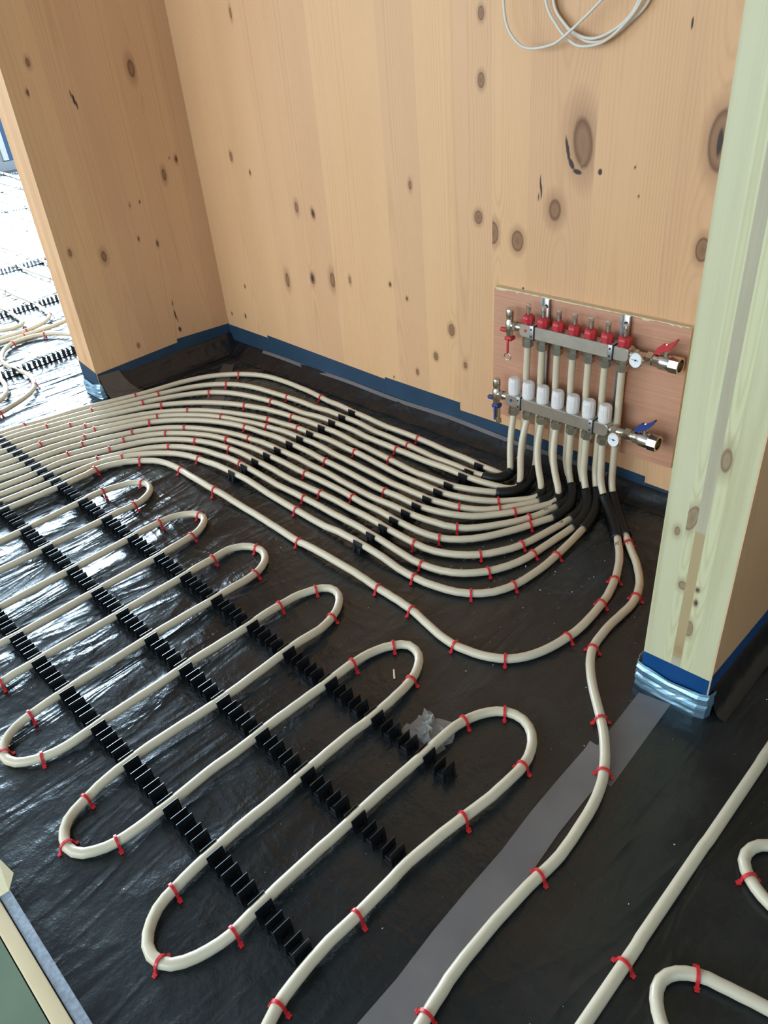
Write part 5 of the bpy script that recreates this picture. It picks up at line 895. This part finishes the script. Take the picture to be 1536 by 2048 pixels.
    for k in range(9):
        a = math.radians(-120 + 30 * k + 90); e = u * math.cos(a) + v * math.sin(a); m.tube([c0 + e * .0135 - gax * .0004, c0 + e * .0160 - gax * .0004], .00035, 4)
    m.build('scale_marks', DARK, th)
    xv = vx
    m = MB(); m.lathe((xv - .030, yc, zc), (1, 0, 0), [(0, .0150), (.004, .0165), (.014, .0165), (.018, .0195), (.040, .0200), (.046, .0185)], 20)
    m.tube([(xv + .016, yc, zc), (xv + .040, yc, zc)], .0225, 8, cap=False, smooth=False)
    m.tube([(xv + .040, yc, zc), (xv + .016, yc, zc)], .0165, 18, cap=False)
    # ring face of the outlet
    V = []; F = []
    for k in range(24):
        a = 2 * math.pi * k / 24; V += [(xv + .040, yc + .0222 * math.cos(a), zc + .0222 * math.sin(a)), (xv + .040, yc + .0163 * math.cos(a), zc + .0163 * math.sin(a))]
    for k in range(24): F.append((2 * k, 2 * ((k + 1) % 24), 2 * ((k + 1) % 24) + 1, 2 * k + 1))
    m.add(V, F); m.cyl((xv + .018, yc, zc), (xv + .019, yc, zc), .0165, 18)
    m.cyl((xv, yc, zc + .014), (xv, yc, zc + .030), .0075, 12)
    bv = m.build('ball_valve', NICKEL, root)
    m = MB()
    poly = [(-.034, .018), (-.018, .020), (-.004, .030), (.006, .030), (.022, .046), (.034, .064), (.030, .066), (.012, .052), (.002, .047), (-.010, .047), (-.024, .036)]
    m.prism([(xv - .002 + a * .85, zc + b_) for a, b_ in poly], yc - .007, yc + .004)
    m.build('valve_lever', mt, bv)['label'] = ('red' if upper else 'blue') + ' butterfly lever'
    m = MB(); m.lathe((xv, yc - .001, zc + .030), (0, 0, 1), [(0, .006), (.016, .006), (.020, .004)], 8); m.build('lever_screw', NICKEL, bv)
    return tag(root, label, 'manifold', 'pipe manifolds on the board')
manifold('pipe_manifold', 'upper steel pipe manifold with red flow meters and red lever', YU, -1.229, -.887, .4295, .4660, UPX, True, (-1.183, -.937), -.851, .4535, -.795)
manifold('pipe_manifold', 'lower steel pipe manifold with white caps and blue lever', YLO, -1.256, -.911, .2160, .2520, LOX, False, (-1.205, -.962), -.876, .2300, -.812)

# ------------------------------------------------------------------ cables hanging on the back wall
def bez_pts(P, n=10):
    P = [Vector(p) for p in P]; out = []
    Q = [2 * P[0] - P[1]] + P + [2 * P[-1] - P[-2]]
    for i in range(1, len(Q) - 2):
        for t in lin0(0, 1, n):
            a, b_, c, d = Q[i - 1:i + 3]
            out.append(.5 * ((2 * b_) + (c - a) * t + (2 * a - 5 * b_ + 4 * c - d) * t * t + (3 * b_ - a - 3 * c + d) * t ** 3))
    return out + [P[-1]]
def cable(pts, y, r, label, closed_top=1.42):
    P = [(x, y + .006 * math.sin(x * 30), z) for x, z in pts]
    m = MB(); m.tube(bez_pts(P), r, 8); return tag(m.build('hanging_cable', CABLE), label, 'cable', 'white cables hanging on the back wall')
cable([(-1.26, 1.43), (-1.305, 1.30), (-1.310, 1.226), (-1.299, 1.175), (-1.271, 1.141), (-1.239, 1.128), (-1.189, 1.132), (-1.145, 1.148), (-1.054, 1.212), (-.99, 1.28), (-.94, 1.40)], YB - .048, .0034, 'white cable hanging in the widest loop, lowest at left')
cable([(-1.12, 1.46), (-1.22, 1.33), (-1.213, 1.221), (-1.176, 1.167), (-1.135, 1.138), (-1.101, 1.128), (-1.055, 1.134), (-1.013, 1.161), (-.972, 1.207), (-.945, 1.29), (-1.0, 1.42), (-1.08, 1.46)], YB - .030, .0034, 'white cable coil hanging lowest in the middle')
cable([(-1.11, 1.45), (-1.20, 1.34), (-1.198, 1.220), (-1.161, 1.172), (-1.121, 1.150), (-1.083, 1.142), (-1.048, 1.150), (-1.010, 1.172), (-.982, 1.208), (-.955, 1.29), (-1.0, 1.40), (-1.07, 1.45)], YB - .022, .0034, 'white cable coil hanging highest, inside the others')
cable([(-1.10, 1.44), (-1.19, 1.35), (-1.205, 1.225), (-1.170, 1.170), (-1.128, 1.146), (-1.090, 1.134), (-1.050, 1.140), (-1.005, 1.168), (-.962, 1.208), (-.94, 1.29), (-.99, 1.41), (-1.06, 1.445)], YB - .012, .0034, 'white cable coil lying against the wall between the other coils')
m = MB(); m.cyl((-1.08, YB, 1.445), (-1.08, YB - .07, 1.452), .004, 10); tag(m.build('wall_nail', GALV), 'nail in the back wall carrying the white cables', 'nail')

# ------------------------------------------------------------------ green board at the lower left with its timber edge and foam strip
m = MB(); m.box(-2.6, -.20, -.60, -.060, .0008, .018, .0008); tag(m.build('green_board', GREEN), 'green faced board lying at the lower left corner', 'board')
m = MB(); m.box(-2.6, -.20, -.058, -.034, .0008, .020, .002); tag(m.build('timber_batten', PINE_TRIM), 'pale timber batten along the edge of the green board', 'batten')
m = MB(); m.box(-1.062, -.20, -.032, -.014, .0008, .016, .001); tag(m.build('foam_strip', FOAM), 'speckled grey foam strip along the timber batten', 'foam strip')
V = [(-1.105, -.050, .022), (-1.046, -.040, .0215), (-1.040, -.016, .024), (-1.062, .004, .030), (-1.108, -.004, .040)]
o = mesh('tan_card_piece', V, [(0, 1, 2, 4), (2, 3, 4)], CARD); o.modifiers.new('s', 'SOLIDIFY').thickness = .0015
tag(o, 'folded tan card piece at the left end of the grey foam strip', 'card')

# ------------------------------------------------------------------ small litter on the membrane
m = MB(); rc = random.Random(11)
def crumb(x, y, s):
    q = [Vector((rc.uniform(-1, 1), rc.uniform(-1, 1), rc.uniform(0, 1.2))) * s for _ in range(4)]
    m.add([Vector((x, y, .0008)) + a for a in q], [(0, 1, 2), (0, 3, 1), (0, 2, 3), (1, 3, 2)])
for _ in range(170): crumb(rc.gauss(-.95, .22), rc.gauss(1.30, .13), rc.choice((.001, .0015, .0022, .003)))
for _ in range(200): crumb(rc.uniform(-2.0, -.1), rc.uniform(.2, 1.5), rc.choice((.0007, .001, .0016, .002)))
for _ in range(60): crumb(rc.uniform(-2.78, -2.3), rc.uniform(1.35, 1.68), rc.choice((.001, .0014)))
tag(m.build('floor_crumbs', CRUMB), 'pale crumbs and dust scattered on the black membrane', 'crumbs', kind='stuff')
m = MB(); m.box(-.014, .014, -.0022, .0022, 0, .003, .0008); o = m.build('wood_splinter', CARD); o.location = (-.900, .800, .0008); o.rotation_euler = (0, 0, -.75)
tag(o, 'small wood splinter on the membrane inside a near pipe loop', 'splinter')
